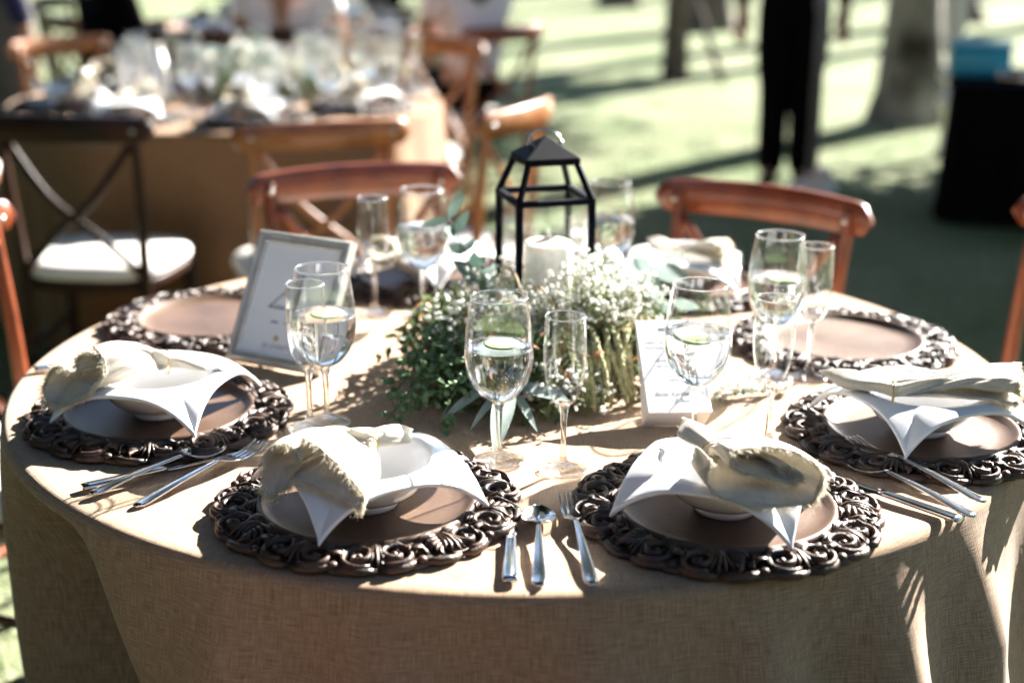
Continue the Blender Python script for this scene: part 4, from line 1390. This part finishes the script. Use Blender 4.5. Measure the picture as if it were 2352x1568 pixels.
place_chair('o', -2.22, 4.92, .80, .60, 'blurred chair under the guest in the dark jacket left of the farthest table', G2)
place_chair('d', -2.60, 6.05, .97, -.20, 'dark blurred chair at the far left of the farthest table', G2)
place_chair('o', -2.42, 3.20, .98, -.10, 'blurred chair at the left edge of the picture beside the second table', G2)

# ------------------------------------------------------------------ settings on the farther tables
def far_setting(cx, cy, rot, skip, tbl, n=8, glasses=True):
    for i in range(n):
        a = rot+2*PI*i/n
        if i in skip: continue
        x, y = cx+.55*math.cos(a), cy+.55*math.sin(a)
        place_charger(x, y, i*.7, 'blurred carved charger among the settings of the %s table' % tbl, 'chargers on the %s table' % tbl)
        b = copy_tree(BW); b.location = (x, y, T+.010); b.rotation_euler = (0, 0, a+.3*i)
        tag(b, 'blurred white bowl among the settings of the %s table' % tbl, 'bowl', 'bowls on the %s table' % tbl)
        src = NAPS[i % len(NAPS)]
        c = copy_tree(src); c.location = (x-.02*math.cos(a), y-.02*math.sin(a), T); c.rotation_euler = (0, 0, a+1.1*i)
        tag(c, 'blurred cream napkin lying on a bowl of the %s table' % tbl, 'napkin', 'napkins on the %s table' % tbl)
        if glasses:
            gx, gy = cx+.33*math.cos(a+.25), cy+.33*math.sin(a+.25)
            place_glass(FGOB, gx, gy, 'blurred sparkling water goblet on the %s table' % tbl, FGF, 'goblets on the %s table' % tbl)
            gx, gy = cx+.34*math.cos(a+.48), cy+.34*math.sin(a+.48)
            place_glass(FFLU, gx, gy, 'blurred sparkling flute on the %s table' % tbl, FFF, 'flutes on the %s table' % tbl)
NAPS = [o for o in COL.objects if o.parent is None and o.name.startswith('napkin')][:3]
far_setting(-1.03, 3.02, .35, (), 'second')
far_setting(-1.18, 5.75, .1, (), 'farthest')
for gx, gy in ((-.62, 2.62), (-.52, 2.95), (-.80, 2.50), (-.47, 3.25), (-.70, 3.42)):
    place_glass(FGOB, gx, gy, 'blurred sparkling water goblet on the second table', FGF, 'goblets on the second table')
    place_glass(FFLU, gx+.09, gy+.04, 'blurred sparkling flute on the second table', FFF, 'flutes on the second table')
fl2 = copy_tree(FLOW); fl2.location = (-.93, 3.05, T+.002); fl2.rotation_euler = (0, 0, 2.2)
tag(fl2, 'blurred white and green flowers in the middle of the second table', 'flower arrangement')
make_menu((-.96, 2.66, T), -.12, 'blurred white menu card on the second table', False)
make_frame('blurred picture frame seen from its dark side on the second table', (-1.36, 2.86, T+.006), math.atan2(.10, .16), R(28), False)

# ------------------------------------------------------------------ black draped stand with things on it
MT['blackcloth'] = mat('black_cloth', (.003, .003, .0035), .9, spec=.05, var=.3, vscale=60)
MT['teal'] = mat('teal_plastic', (.02, .34, .50), .4, var=.05)
MT['bark'] = mat('grey_mottled_bark', (.022, .018, .015), .95, col2=(.34, .31, .28), vscale=2.6, bump=.9, bscale=25)
MT['barkdark'] = mat('dark_bark', (.05, .04, .03), .9, col2=(.16, .12, .10), vscale=9, bump=.9, bscale=30)
MT['paint'] = mat('white_painted_wood', (.72, .68, .64), .6, var=.06, vscale=30)
MT['grey_metal'] = mat('grey_metal_pole', (.15, .15, .18), .45, .2, var=.1)
MT['foliage'] = leaf_mat('tree_foliage', (.035, .065, .018), (.09, .13, .04), .25, .6, .6)
def draped_stand():
    root = empty('draped_stand', (2.50, 4.62, 0), R(-17))
    hx, hy, H = .46, .36, .62
    rows = []
    N = 160
    def outline(t, th):
        c, s = math.cos(th), math.sin(th); n_ = 9
        r = (abs(c)**n_+abs(s)**n_)**(-1/n_)
        fo = .010*math.sin(th*17+1)*(1-t)+.007*math.sin(th*29)*(1-t)
        return (c*r*(hx+fo+.018*(1-t)), s*r*(hy+fo+.018*(1-t)))
    for k in range(15):
        t = k/14; rows.append([(*outline(t, 2*PI*j/N), .006+(H-.006)*t) for j in range(N)])
    for sc in (.985, .9, .5, .01):
        rows.append([(outline(1, 2*PI*j/N)[0]*sc, outline(1, 2*PI*j/N)[1]*sc, H+.010) for j in range(N)])
    m = MB(); m.grid(rows, False, True); m.build('cloth_cover', MT['blackcloth'], root)
    tp = MB(); tp.box((0, 0, H+.0215), (hx+.012, hy+.012, .011), bev=.006); tp.build('top', MT['blackmetal'], root)
    tag(root, 'knee high black draped stand on the lawn at the right, holding a teal box', 'stand')
    b = empty('plastic_box', (2.16, 4.66, .655), R(-17))
    m = MB(); m.box((0, 0, .068), (.135, .11, .066), bev=.024); m.build('body', MT['teal'], b)
    l = MB(); l.box((0, 0, .144), (.142, .117, .009), bev=.008); l.build('lid', MT['teal'], b)
    h = MB(); h.tube(catmull([(-.140, -.04, .10), (-.165, -.04, .11), (-.165, .04, .11), (-.140, .04, .10)], 12), .007, 8); h.build('handle', MT['paint'], b)
    tag(b, 'teal plastic box standing on the black draped stand', 'box')
    t = empty('metal_tray', (2.33, 4.44, .655), R(-17))
    P = []
    for s, z in ((.5, .004), (.93, .004), (.97, .012), (1.03, .034), (1.05, .034), (.99, .008), (.94, 0), (.5, 0)):
        P.append([(.155*s*math.cos(2*PI*j/48), .075*s*math.sin(2*PI*j/48), z) for j in range(48)])
    m = MB(); m.grid(P, False, True); m.f.append(tuple(range(48))); m.m.append(0); e = len(m.v)-48; m.f.append(tuple(range(e, e+48))[::-1]); m.m.append(0)
    m.build('dish', MT['steel'], t)
    r_ = MB(); r_.tube([(.163*math.cos(2*PI*j/48), .079*math.sin(2*PI*j/48), .036) for j in range(49)], .004, 6); r_.build('rim', MT['steel'], t)
    tag(t, 'oval steel tray on the black draped stand before the teal box', 'tray')
draped_stand()

def pole_stand():
    root = empty('pole_stand', (1.49, 5.05, 0))
    m = MB(); m.tube([(0, 0, .05), (0, 0, 2.55)], .028, 16); m.build('pole', MT['grey_metal'], root)
    c = MB(); c.lathe([(.0005, 2.55), (.034, 2.55), (.036, 2.57), (.02, 2.60), (.0005, 2.605)], 20)
    c.build('end_cap', MT['grey_metal'], root)
    c = MB(); c.lathe([(.030, .92), (.039, .925), (.039, .985), (.030, .99)], 20); c.build('collar', MT['grey_metal'], root)
    b = MB()
    b.lathe([(.0005, .0), (.11, .0), (.125, .012), (.125, .05), (.112, .065), (.04, .075), (.036, .11), (.0005, .11)], 32)
    b.build('base', MT['paint'], root)
    k = MB(); k.ball((.045, -.03, .115), .05, 14, 9, 1, 1, .9); k.build('weight_knob', MT['paint'], root)
    tag(root, 'grey metal pole on a white foot in front of the person in black trousers', 'pole')
pole_stand()

def turned_post():
    root = empty('turned_post', (2.50, 6.25, 0))
    m = MB()
    prof = [(.0005, 0), (.06, 0), (.06, .02), (.035, .04), (.03, .26)]
    for z in (.31, .47):
        prof += [(.032, z-.05), (.062, z-.02), (.068, z), (.062, z+.02), (.032, z+.05)]
    prof += [(.034, .60), (.060, .64), (.058, 1.9), (.036, 1.95), (.05, 1.99), (.03, 2.04), (.0005, 2.06)]
    m.lathe(prof, 24); m.build('shaft', MT['paint'], root)
    tag(root, 'pale turned wooden post with round knobs beside the mottled tree trunk', 'post')
turned_post()

# ------------------------------------------------------------------ trees
def crown_mesh(rnd, lobes, n, leaf, cen):
    """leaves scattered in clumps through several lobes, with gaps between"""
    vs = []; fs = []
    for k in range(n):
        (c, r) = lobes[rnd.randrange(len(lobes))]
        if k % 14 == 0 or k < 1:
            d = Vector((rnd.gauss(0, 1), rnd.gauss(0, 1), rnd.gauss(0, 1))).normalized()*r*rnd.uniform(.45, 1)
            cl = Vector(c)+d
        p = cl+Vector((rnd.gauss(0, 1), rnd.gauss(0, 1), rnd.gauss(0, .7)))*leaf*1.5
        a = Vector((rnd.uniform(-1, 1), rnd.uniform(-1, 1), rnd.uniform(-.6, .6))).normalized()
        b = a.orthogonal().normalized(); b = (b*rnd.uniform(-1, 1)+a.cross(b)*rnd.uniform(-1, 1)).normalized()
        L = leaf*rnd.uniform(.7, 1.3)
        i = len(vs); vs += [p-a*L*.5, p+b*L*.28, p+a*L*.5, p-b*L*.28]; fs.append((i, i+1, i+2, i+3))
    m = MB(); m.v = [tuple(v) for v in vs]; m.f = fs; m.m = [0]*len(fs)
    return m
def tree(name, x, y, r0, h, lobes, label, bark, seed, n=5000, leaf=.16, flare=1.5, limbs=6, group=None, lean=(0, 0)):
    rnd = random.Random(seed)
    root = empty(name, (x, y, 0))
    t = MB(); P = []
    nz = 26
    for i in range(nz+1):
        u = i/nz; z = h*u
        row = []
        for j in range(28):
            a = 2*PI*j/28
            fl = 1+(flare-1)*math.exp(-z/.22)*(1+.35*math.sin(4*a+seed))
            r = r0*(1-.55*u)*fl*(1+.07*math.sin(3*a+2.5*z+seed)+.05*math.sin(7*a-4*z))
            row.append((lean[0]*u*h+.05*math.sin(2*u*PI+seed)*u+r*math.cos(a), lean[1]*u*h+r*math.sin(a), z-.03))
        P.append(row)
    t.grid(P, False, True)
    t.build('trunk', bark, root)
    lb = MB()
    top = Vector((lean[0]*h, lean[1]*h, h))
    for k, (c, r) in enumerate(lobes[:limbs]):
        c = Vector(c); s0 = Vector((lean[0]*h*.8, lean[1]*h*.8, h*rnd.uniform(.72, .97)))
        md = s0.lerp(c, .5)+Vector((0, 0, .25*r))
        lb.tube(catmull([s0, md, c], 8), [r0*.36*(1-.8*i/8) for i in range(9)], 8)
    lb.build('limbs', bark, root)
    crown_mesh(rnd, lobes, n, leaf, None).build('crown', MT['foliage'], root, smooth=False)
    tag(root, label, 'tree', group)
    return root
def lobes(rnd, cx, cy, cz, n, spread, r):
    return [((cx+rnd.uniform(-1, 1)*spread, cy+rnd.uniform(-1, 1)*spread, cz+rnd.uniform(-.6, .8)*spread), r*rnd.uniform(.7, 1.2)) for _ in range(n)]
rr = random.Random(21)
tree('tree', 2.62, 7.55, .19, 6.2, lobes(rr, .4, .5, 7.8, 9, 1.4, .9), 'tree with grey mottled trunk flaring into the grass, behind the turned post', MT['bark'], 3, flare=1.45)
tree('tree', 1.30, 9.8, .10, 5.8, lobes(rr, .2, .6, 7.2, 6, .9, .7), 'thin brown trunk on the far lawn propped by a slanting stake', MT['barkdark'], 5, n=2500, flare=1.2)
tree('tree', 2.05, 14.2, .26, 6.5, lobes(rr, 0, .5, 8.4, 7, 1.5, 1.0), 'thick brown trunk far off between the propped trunk and the standing person', MT['barkdark'], 8, n=2500)
tree('tree', 1.35, 17.5, .20, 6.5, lobes(rr, 0, .5, 8.4, 7, 1.5, 1.0), 'dark trunk at the far end of the lawn, at the top edge of the picture', MT['barkdark'], 9, n=2500)
tree('tree', 5.2, 15.5, .26, 6.5, lobes(rr, 0, .5, 8.4, 7, 1.7, 1.0), 'brown trunk far off above the teal box', MT['barkdark'], 10, n=3000)
# unseen trees added round the tables so their crowns cut the sky light
MT['sky_blocker'] = leaf_mat('sky_blocker_leaf', (.025, .035, .015), (.06, .07, .03), .12, .6, .6)
def sky_blocker_tree(x, y, label, seed, spread, hc, n):
    o = tree('tree', x, y, .34, hc*.72, lobes(random.Random(seed), 0, 0, hc, 26, spread, 1.5), label, MT['bark'], seed, n=n*2, leaf=.22, flare=1.6, limbs=9)
    for c in o.children:
        if c.name.startswith('crown'): c.data.materials[0] = MT['sky_blocker']
sky_blocker_tree(-4.6, -2.4, 'added sky-blocking tree left of the nearest table, out of view', 51, 2.9, 8.2, 16000)
sky_blocker_tree(7.5, -1.5, 'added sky-blocking tree far to the right of the nearest table', 53, 2.8, 7.6, 15000)
o_ = tree('tree', 4.4, 2.0, .30, 7.0, lobes(random.Random(61), -2.2, 2.4, 9.2, 22, 3.0, 1.5), 'added tree right of the nearest table, its crown blocking sky above the lawn', MT['bark'], 61, n=30000, leaf=.22, limbs=9)
o_.children[-1].data.materials[0] = MT['sky_blocker']
o_ = tree('tree', -4.6, 4.2, .30, 7.0, lobes(random.Random(63), 2.2, 1.4, 9.2, 22, 3.0, 1.5), 'added tree left of the second table, its crown blocking sky above it', MT['bark'], 63, n=30000, leaf=.22, limbs=9)
o_.children[-1].data.materials[0] = MT['sky_blocker']
o_ = tree('tree', 6.4, 9.6, .30, 8.0, lobes(random.Random(65), -2.6, -2.0, 10.4, 20, 2.6, 1.4), 'added sky-blocking tree behind the leafy shade tree, right of the lawn', MT['bark'], 65, n=24000, leaf=.22, limbs=9)
o_.children[-1].data.materials[0] = MT['sky_blocker']
o_ = tree('tree', 3.9, -3.0, .30, 7.4, lobes(random.Random(67), -3.6, 3.2, 9.6, 26, 3.4, 1.5), 'added tree right of the photographer, its crown blocking sky above the nearest table', MT['bark'], 67, n=36000, leaf=.22, limbs=9)
o_.children[-1].data.materials[0] = MT['sky_blocker']
tree('tree', 7.4, 16.4, .26, 6.0, lobes(random.Random(69), -1.2, -.2, 7.5, 12, 1.6, 1.1), 'tree added at the far right to shade the lawn left of the farthest table', MT['bark'], 69, n=14000, leaf=.22)  # unseen tree added to darken the lawn at the far left
sky_blocker_tree(-3.4, 6.6, 'added sky-blocking tree behind the second table to the left, outside the picture', 49, 2.2, 8.6, 12000)
sh = [(.55, -1.6), (1.15, -1.35), (1.75, -1.0), (.35, -2.4), (1.05, -2.3), (1.75, -2.1), (-.5, -2.9), (.3, -3.2), (1.2, -3.1), (2.3, -1.4)]  # lawn points to be shaded; the added tree's crown is shaped from them
tree('tree', 6.0, 3.9, .2, 3.4, [((x+4.99-6.0, y+5.52-3.9, 4.3+.1*(i % 3)), .42) for i, (x, y) in enumerate(sh)], 'spreading tree added right of the nearest table to shade the lawn before it', MT['bark'], 47, n=15000, leaf=.13, limbs=10)
sky_blocker_tree(-6.2, 2.6, 'added sky-blocking tree left of the second table, outside the picture', 45, 3.2, 7.2, 22000)
# the shade on the lawn at the right comes from a tree just outside the picture
tree('tree', 6.05, 7.9, .16, 2.7, lobes(rr, 0, 0, 3.6, 14, .75, .8), 'leafy tree right of the black stand that shades the lawn', MT['barkdark'], 12, n=16000, leaf=.2)
def added_hedge(loc, rz, seed, label):  # added leafy screen, out of view, that keeps sky light off the cloth
    rnd = random.Random(seed); root = empty('added_hedge', loc, rz)
    lo_ = [((rnd.uniform(-.5, .5), rnd.uniform(-5, 4.6), rnd.uniform(.3, 4.2)), rnd.uniform(.8, 1.1)) for _ in range(60)]
    crown_mesh(rnd, lo_, 60000, .12, None).build('foliage', MT['foliage'], root, smooth=False)
    m = MB()
    for k in range(9): m.tube([(rnd.uniform(-.2, .2), -5+k*1.15, -.05), (rnd.uniform(-.2, .2), -5+k*1.15, 1.6), (rnd.uniform(-.4, .4), -5+k*1.15+rnd.uniform(-.4, .4), 3.4)], [.09, .07, .03], 8)
    m.build('stems', MT['barkdark'], root)
    tag(root, label, 'added_hedge')
added_hedge((-4.0, -.5, 0), 0, 31, 'tall leafy screen added left of the tables, out of view, blocking sky light')
added_hedge((-.5, -6.4, 0), PI/2, 32, 'tall leafy screen added behind the photographer, blocking low sky light')
def stake():
    m = MB(); m.tube([(.36, -.12, -.02), (.06, -.05, .80)], [.030, .026], 10)
    c = MB(); 
    o = m.build('wooden_stake', MT['barkdark']); o.location = (1.30, 9.62, 0)
    tag(o, 'slanting wooden stake leaning on the thin far trunk', 'stake')
stake()
def added_treeline():  # added ring of leaves that hides the low sky and deepens shade
    rnd = random.Random(77); vs = []; fs = []
    for k in range(30000):
        a = rnd.uniform(0, 2*PI); rad = rnd.uniform(24, 30)
        x, y = rad*math.cos(a), 3+rad*math.sin(a)
        top = 6.5+1.6*math.sin(5*a)+1.2*math.sin(11*a+1)
        z = rnd.uniform(0, 1)**.8*top
        p = Vector((x, y, z)); d1 = Vector((rnd.uniform(-1, 1), rnd.uniform(-1, 1), rnd.uniform(-1, 1))).normalized(); d2 = d1.orthogonal().normalized()
        L = rnd.uniform(.35, .75)
        i = len(vs); vs += [tuple(p-d1*L*.6), tuple(p+d2*L*.4), tuple(p+d1*L*.6), tuple(p-d2*L*.4)]; fs.append((i, i+1, i+2, i+3))
    m = MB(); m.v = vs; m.f = fs; m.m = [0]*len(fs)
    o = m.build('added_treeline', MT['foliage'], smooth=False); tag(o, 'leafy ring added all round the lawn to block low sky light', 'woods', kind='stuff')
added_treeline()

# ------------------------------------------------------------------ people
MT['skin'] = mat('warm_skin', (.42, .22, .14), .5, var=.05, sss=.05)
MT['hair'] = mat('dark_hair', (.02, .014, .010), .5, var=.3)
MT['blacktr'] = mat('black_trousers', (.003, .003, .004), .9, spec=.05, var=.2)
MT['whiteb'] = mat('white_blouse', (.78, .76, .78), .8, var=.03)
MT['greyt'] = mat('grey_suit_cloth', (.11, .105, .10), .85, var=.1)
MT['navy'] = mat('navy_cloth', (.008, .010, .055), .85, var=.15)
MT['shoe'] = mat('black_shoe', (.004, .004, .005), .8, spec=.1)
MT['pinkw'] = mat('pale_pink_blouse', (.74, .66, .68), .8, var=.03)
def skin(name, V_, E_, R_, m, parent, lv=2, root=0):
    me = bpy.data.meshes.new(name); me.from_pydata([tuple(v) for v in V_], E_, [])
    me.materials.append(m)
    o = bpy.data.objects.new(name, me); COL.objects.link(o); o.parent = parent
    s = o.modifiers.new('skin', 'SKIN'); s.use_smooth_shade = True
    b = o.modifiers.new('sub', 'SUBSURF'); b.levels = lv; b.render_levels = lv
    for i, sv in enumerate(me.skin_vertices[0].data):
        r = R_[i]; sv.radius = r if hasattr(r, '__len__') else (r, r); sv.use_root = (i == root)
    return o
def person(loc, rz, J, cloth, label, hair=True):
    """J: joint positions in metres (x right, y forward); one continuous body with separate fingers, clothes as parts"""
    root = empty('person', (loc[0], loc[1], 0), rz)
    V_ = []; E_ = []; R_ = []; ix = {}
    def add(n, p, r, par=None):
        ix[n] = len(V_); V_.append(Vector(p)); R_.append(r)
        if par: E_.append((ix[par], ix[n]))
    g = lambda k: Vector(J[k])
    add('pelvis', g('pelvis'), (.15, .11)); add('waist', g('pelvis').lerp(g('chest'), .45), (.125, .095), 'pelvis')
    add('chest', g('chest'), (.155, .11), 'waist'); add('neck0', g('neck')-Vector((0, 0, .02)), (.065, .06), 'chest')
    add('neck', g('neck')+Vector((0, 0, .045)), (.052, .055), 'neck0')
    hd = g('head')
    add('jaw', hd+Vector((0, .012, -.075)), (.058, .065), 'neck'); add('face', hd+Vector((0, .015, -.01)), (.073, .088), 'jaw')
    add('crown', hd+Vector((0, -.005, .07)), (.074, .088), 'face'); add('top', hd+Vector((0, -.008, .115)), (.045, .055), 'crown')
    add('nose', hd+Vector((0, .108, -.022)), .013, 'face')
    add('ear_l', hd+Vector((-.083, -.005, -.015)), .014, 'face'); add('ear_r', hd+Vector((.083, -.005, -.015)), .014, 'face')
    for s in ('l', 'r'):
        add('sh'+s, g('sh'+s), .052, 'chest'); add('el'+s, g('el'+s), .041, 'sh'+s); 
        add('wr'+s, g('wr'+s), .027, 'el'+s)
        d = (g('wr'+s)-g('el'+s)).normalized(); side = d.cross(Vector((0, 1, .3))).normalized()
        pm = g('wr'+s)+d*.065; add('pm'+s, pm, (.036, .020), 'wr'+s)
        nn = d.cross(side)
        for q in range(4):
            b = pm+d*.03+side*(q-1.5)*.019; L = (.066, .076, .072, .056)[q]
            add('f%s%d' % (s, q), b, .0095, 'pm'+s); add('g%s%d' % (s, q), b+d*L*.55+nn*.010, .0085, 'f%s%d' % (s, q)); add('h%s%d' % (s, q), b+d*L*.9+nn*.028, .007, 'g%s%d' % (s, q))
        sg = 1 if s == 'l' else -1
        b = g('wr'+s)+d*.035+side*sg*.032; add('t'+s, b, .011, 'wr'+s); add('u'+s, b+d*.045+side*sg*.018, .009, 't'+s)
        add('hip'+s, g('hip'+s), .085, 'pelvis'); add('kn'+s, g('kn'+s), .056, 'hip'+s)
        add('calf'+s, g('kn'+s).lerp(g('an'+s), .3), .056, 'kn'+s); add('an'+s, g('an'+s), .036, 'calf'+s)
        add('toe'+s, g('toe'+s), (.04, .025), 'an'+s)
    skin('body', V_, E_, R_, MT['skin'], root)
    def piece(name, pts, edges, rad, m): skin(name, [Vector(p) for p in pts], edges, rad, m, root)
    if 'trousers' in cloth:
        pts = [g('pelvis')+Vector((0, 0, .13)), g('pelvis')]; rad = [(.152, .115), (.172, .13)]; ed = [(0, 1)]
        for s in 'lr':
            k = len(pts); pts += [g('hip'+s), g('hip'+s).lerp(g('kn'+s), .5), g('kn'+s), g('kn'+s).lerp(g('an'+s), .5), Vector((g('an'+s).x, g('an'+s).y, .045))]
            rad += [.110, .106, .088, .080, .078]; ed += [(1, k), (k, k+1), (k+1, k+2), (k+2, k+3), (k+3, k+4)]
        piece('trousers', pts, ed, rad, cloth['trousers'])
    if 'skirt' in cloth:
        pts = [g('pelvis')+Vector((0, 0, .08)), g('pelvis'), (g('hipl')+g('hipr'))/2+Vector((0, .08, -.0)), (g('knl')+g('knr'))/2+Vector((0, -.02, 0)), (g('knl')+g('knr'))/2+Vector((0, .01, -.18))]
        piece('skirt', pts, [(0, 1), (1, 2), (2, 3), (3, 4)], [(.15, .115), (.19, .15), (.19, .13), (.185, .11), (.19, .10)], cloth['skirt'])
    if 'top' in cloth:
        low = .02 if not cloth.get('long') else -.06
        pts = [g('pelvis')+Vector((0, 0, low)), g('pelvis').lerp(g('chest'), .45), g('chest'), g('neck')-Vector((0, -.01, .055))]
        rad = [(.165, .125), (.145, .115), (.172, .128), (.085, .075)]; ed = [(0, 1), (1, 2), (2, 3)]
        for s in 'lr':
            k = len(pts); e = g('el'+s); wv = e.lerp(g('wr'+s), cloth.get('sleeve', .85))
            if cloth.get('sleeve', .85) < 0:
                pts += [g('sh'+s), g('sh'+s).lerp(e, .55)]; rad += [.072, .064]; ed += [(2, k), (k, k+1)]
            else:
                pts += [g('sh'+s), e, wv]; rad += [.070, .056, .044]; ed += [(2, k), (k, k+1), (k+1, k+2)]
        piece('shirt' if not cloth.get('jacket') else 'jacket', pts, ed, rad, cloth['top'])
    if 'backv' in cloth:
        # the open back of the blouse shows a wedge of skin
        c = g('chest'); m = MB()
        y = c.y-.134
        m.add([(-.075, y+.028, c.z+.17), (.075, y+.028, c.z+.17), (.028, y-.002, c.z+.0), (0, y-.004, c.z-.10), (-.028, y-.002, c.z+.0)], [(0, 4, 3, 2, 1)])
        o = m.build('open_back', MT['skin'], root); solidify(o, .006, 0)
    for s in 'lr':
        if cloth.get('shoes', True):
            a = g('an'+s); t = g('toe'+s); d = t-a; d.z = 0; d.normalize()
            piece('shoe', [a+Vector((0, 0, .01))-d*.02, Vector((a.x, a.y, .048))-d*.035, Vector((t.x, t.y, .040))-d*.03, Vector((t.x, t.y, .030))+d*.045], [(0, 1), (1, 2), (2, 3)], [.048, (.047, .048), (.050, .040), (.036, .028)], MT['shoe'])
    if hair:
        m = MB(); P = []
        for i in range(12):
            a = -.9+i/11*(PI/2+.9)
            P.append([(hd.x+.086*math.cos(a)*math.cos(2*PI*j/24), hd.y-.022+.105*math.cos(a)*math.sin(2*PI*j/24)-(.03 if math.sin(2*PI*j/24) > .2 and a < .35 else 0)*1.6, hd.z+.035+.105*math.sin(a)) for j in range(24)])
        m.grid(P, False, True); o = m.build('hair', MT['hair'], root)
        if cloth.get('longhair'):
            h = MB(); h.tube([hd+Vector((0, -.09, .03)), hd+Vector((0, -.12, -.10)), hd+Vector((0, -.12, -.22)), hd+Vector((0, -.10, -.30))], [.07, .075, .06, .02], 14, 1.0); h.build('hair', MT['hair'], root)
        f = MB()
        for sx in (-1, 1): f.ball((hd.x+sx*.031, hd.y+.087, hd.z+.004), .011, 8, 6)
        f.build('eyes', MT['shoe'], root)
        q = MB(); q.tube([(hd.x-.024, hd.y+.090, hd.z-.062), (hd.x, hd.y+.098, hd.z-.060), (hd.x+.024, hd.y+.090, hd.z-.062)], [.003, .006, .003], 6); q.build('mouth', mat('lips', (.35, .10, .09), .5), root)
    tag(root, label, 'person')
    return root
def standing(arm=0.0, spread=.10):
    return dict(pelvis=(0, 0, .96), chest=(0, -.01, 1.30), neck=(0, 0, 1.48), head=(0, .02, 1.63),
        shl=(-.185, 0, 1.41), shr=(.185, 0, 1.41), ell=(-.25, -.03, 1.13), elr=(.25, -.03, 1.13), wrl=(-.24, .08+arm, .90+arm*.6), wrr=(.26, .04, .89),
        hipl=(-.095, 0, .90), hipr=(.095, 0, .90), knl=(-spread, .02, .50), knr=(spread, .02, .50), anl=(-spread-.005, -.02, .085), anr=(spread+.005, -.02, .085), toel=(-spread-.03, .13, .03), toer=(spread+.03, .13, .03))
def seated(reach=.3, sep=.11):
    return dict(pelvis=(0, -.03, .58), chest=(0, -.01, .93), neck=(0, .01, 1.11), head=(0, .04, 1.26),
        shl=(-.18, 0, 1.04), shr=(.18, 0, 1.04), ell=(-.235, .07, .80), elr=(.235, .07, .80), wrl=(-.15, reach, .80), wrr=(.15, reach, .80),
        hipl=(-.095, .04, .56), hipr=(.095, .04, .56), knl=(-sep, .44, .56), knr=(sep, .44, .56), anl=(-sep, .42, .085), anr=(sep, .42, .085), toel=(-sep, .56, .03), toer=(sep, .56, .03))
person((1.40, 5.30), R(172), standing(spread=.075), dict(trousers=MT['blacktr'], top=MT['blacktr'], jacket=True, long=True, sleeve=.9), 'standing person in black trousers on the lawn behind the right chair')
person((-2.20, 4.15), R(-60), standing(), dict(trousers=MT['greyt'], top=MT['navy'], jacket=True, long=True, sleeve=.9), 'standing person in navy and grey at the top left edge')
J = seated(); person((-1.05, 4.56), R(0), J, dict(trousers=MT['greyt'], top=MT['whiteb'], sleeve=-1, backv=True, longhair=False), 'seated guest in a white top with open V back, behind the second table')
person((-.22, 4.66), R(40), seated(.25), dict(skirt=MT['blacktr'], top=MT['pinkw'], sleeve=-1, longhair=True), 'seated guest in pale blouse and black skirt at the right of the farthest table')
person((-.98, 6.98), R(175), seated(.32), dict(trousers=MT['blacktr'], top=MT['blacktr'], jacket=True), 'seated guest in a dark suit across the farthest table')
person((-2.02, 5.06), R(-53), seated(.28), dict(trousers=MT['blacktr'], top=MT['blacktr'], jacket=True), 'seated guest in a dark jacket left of the farthest table')
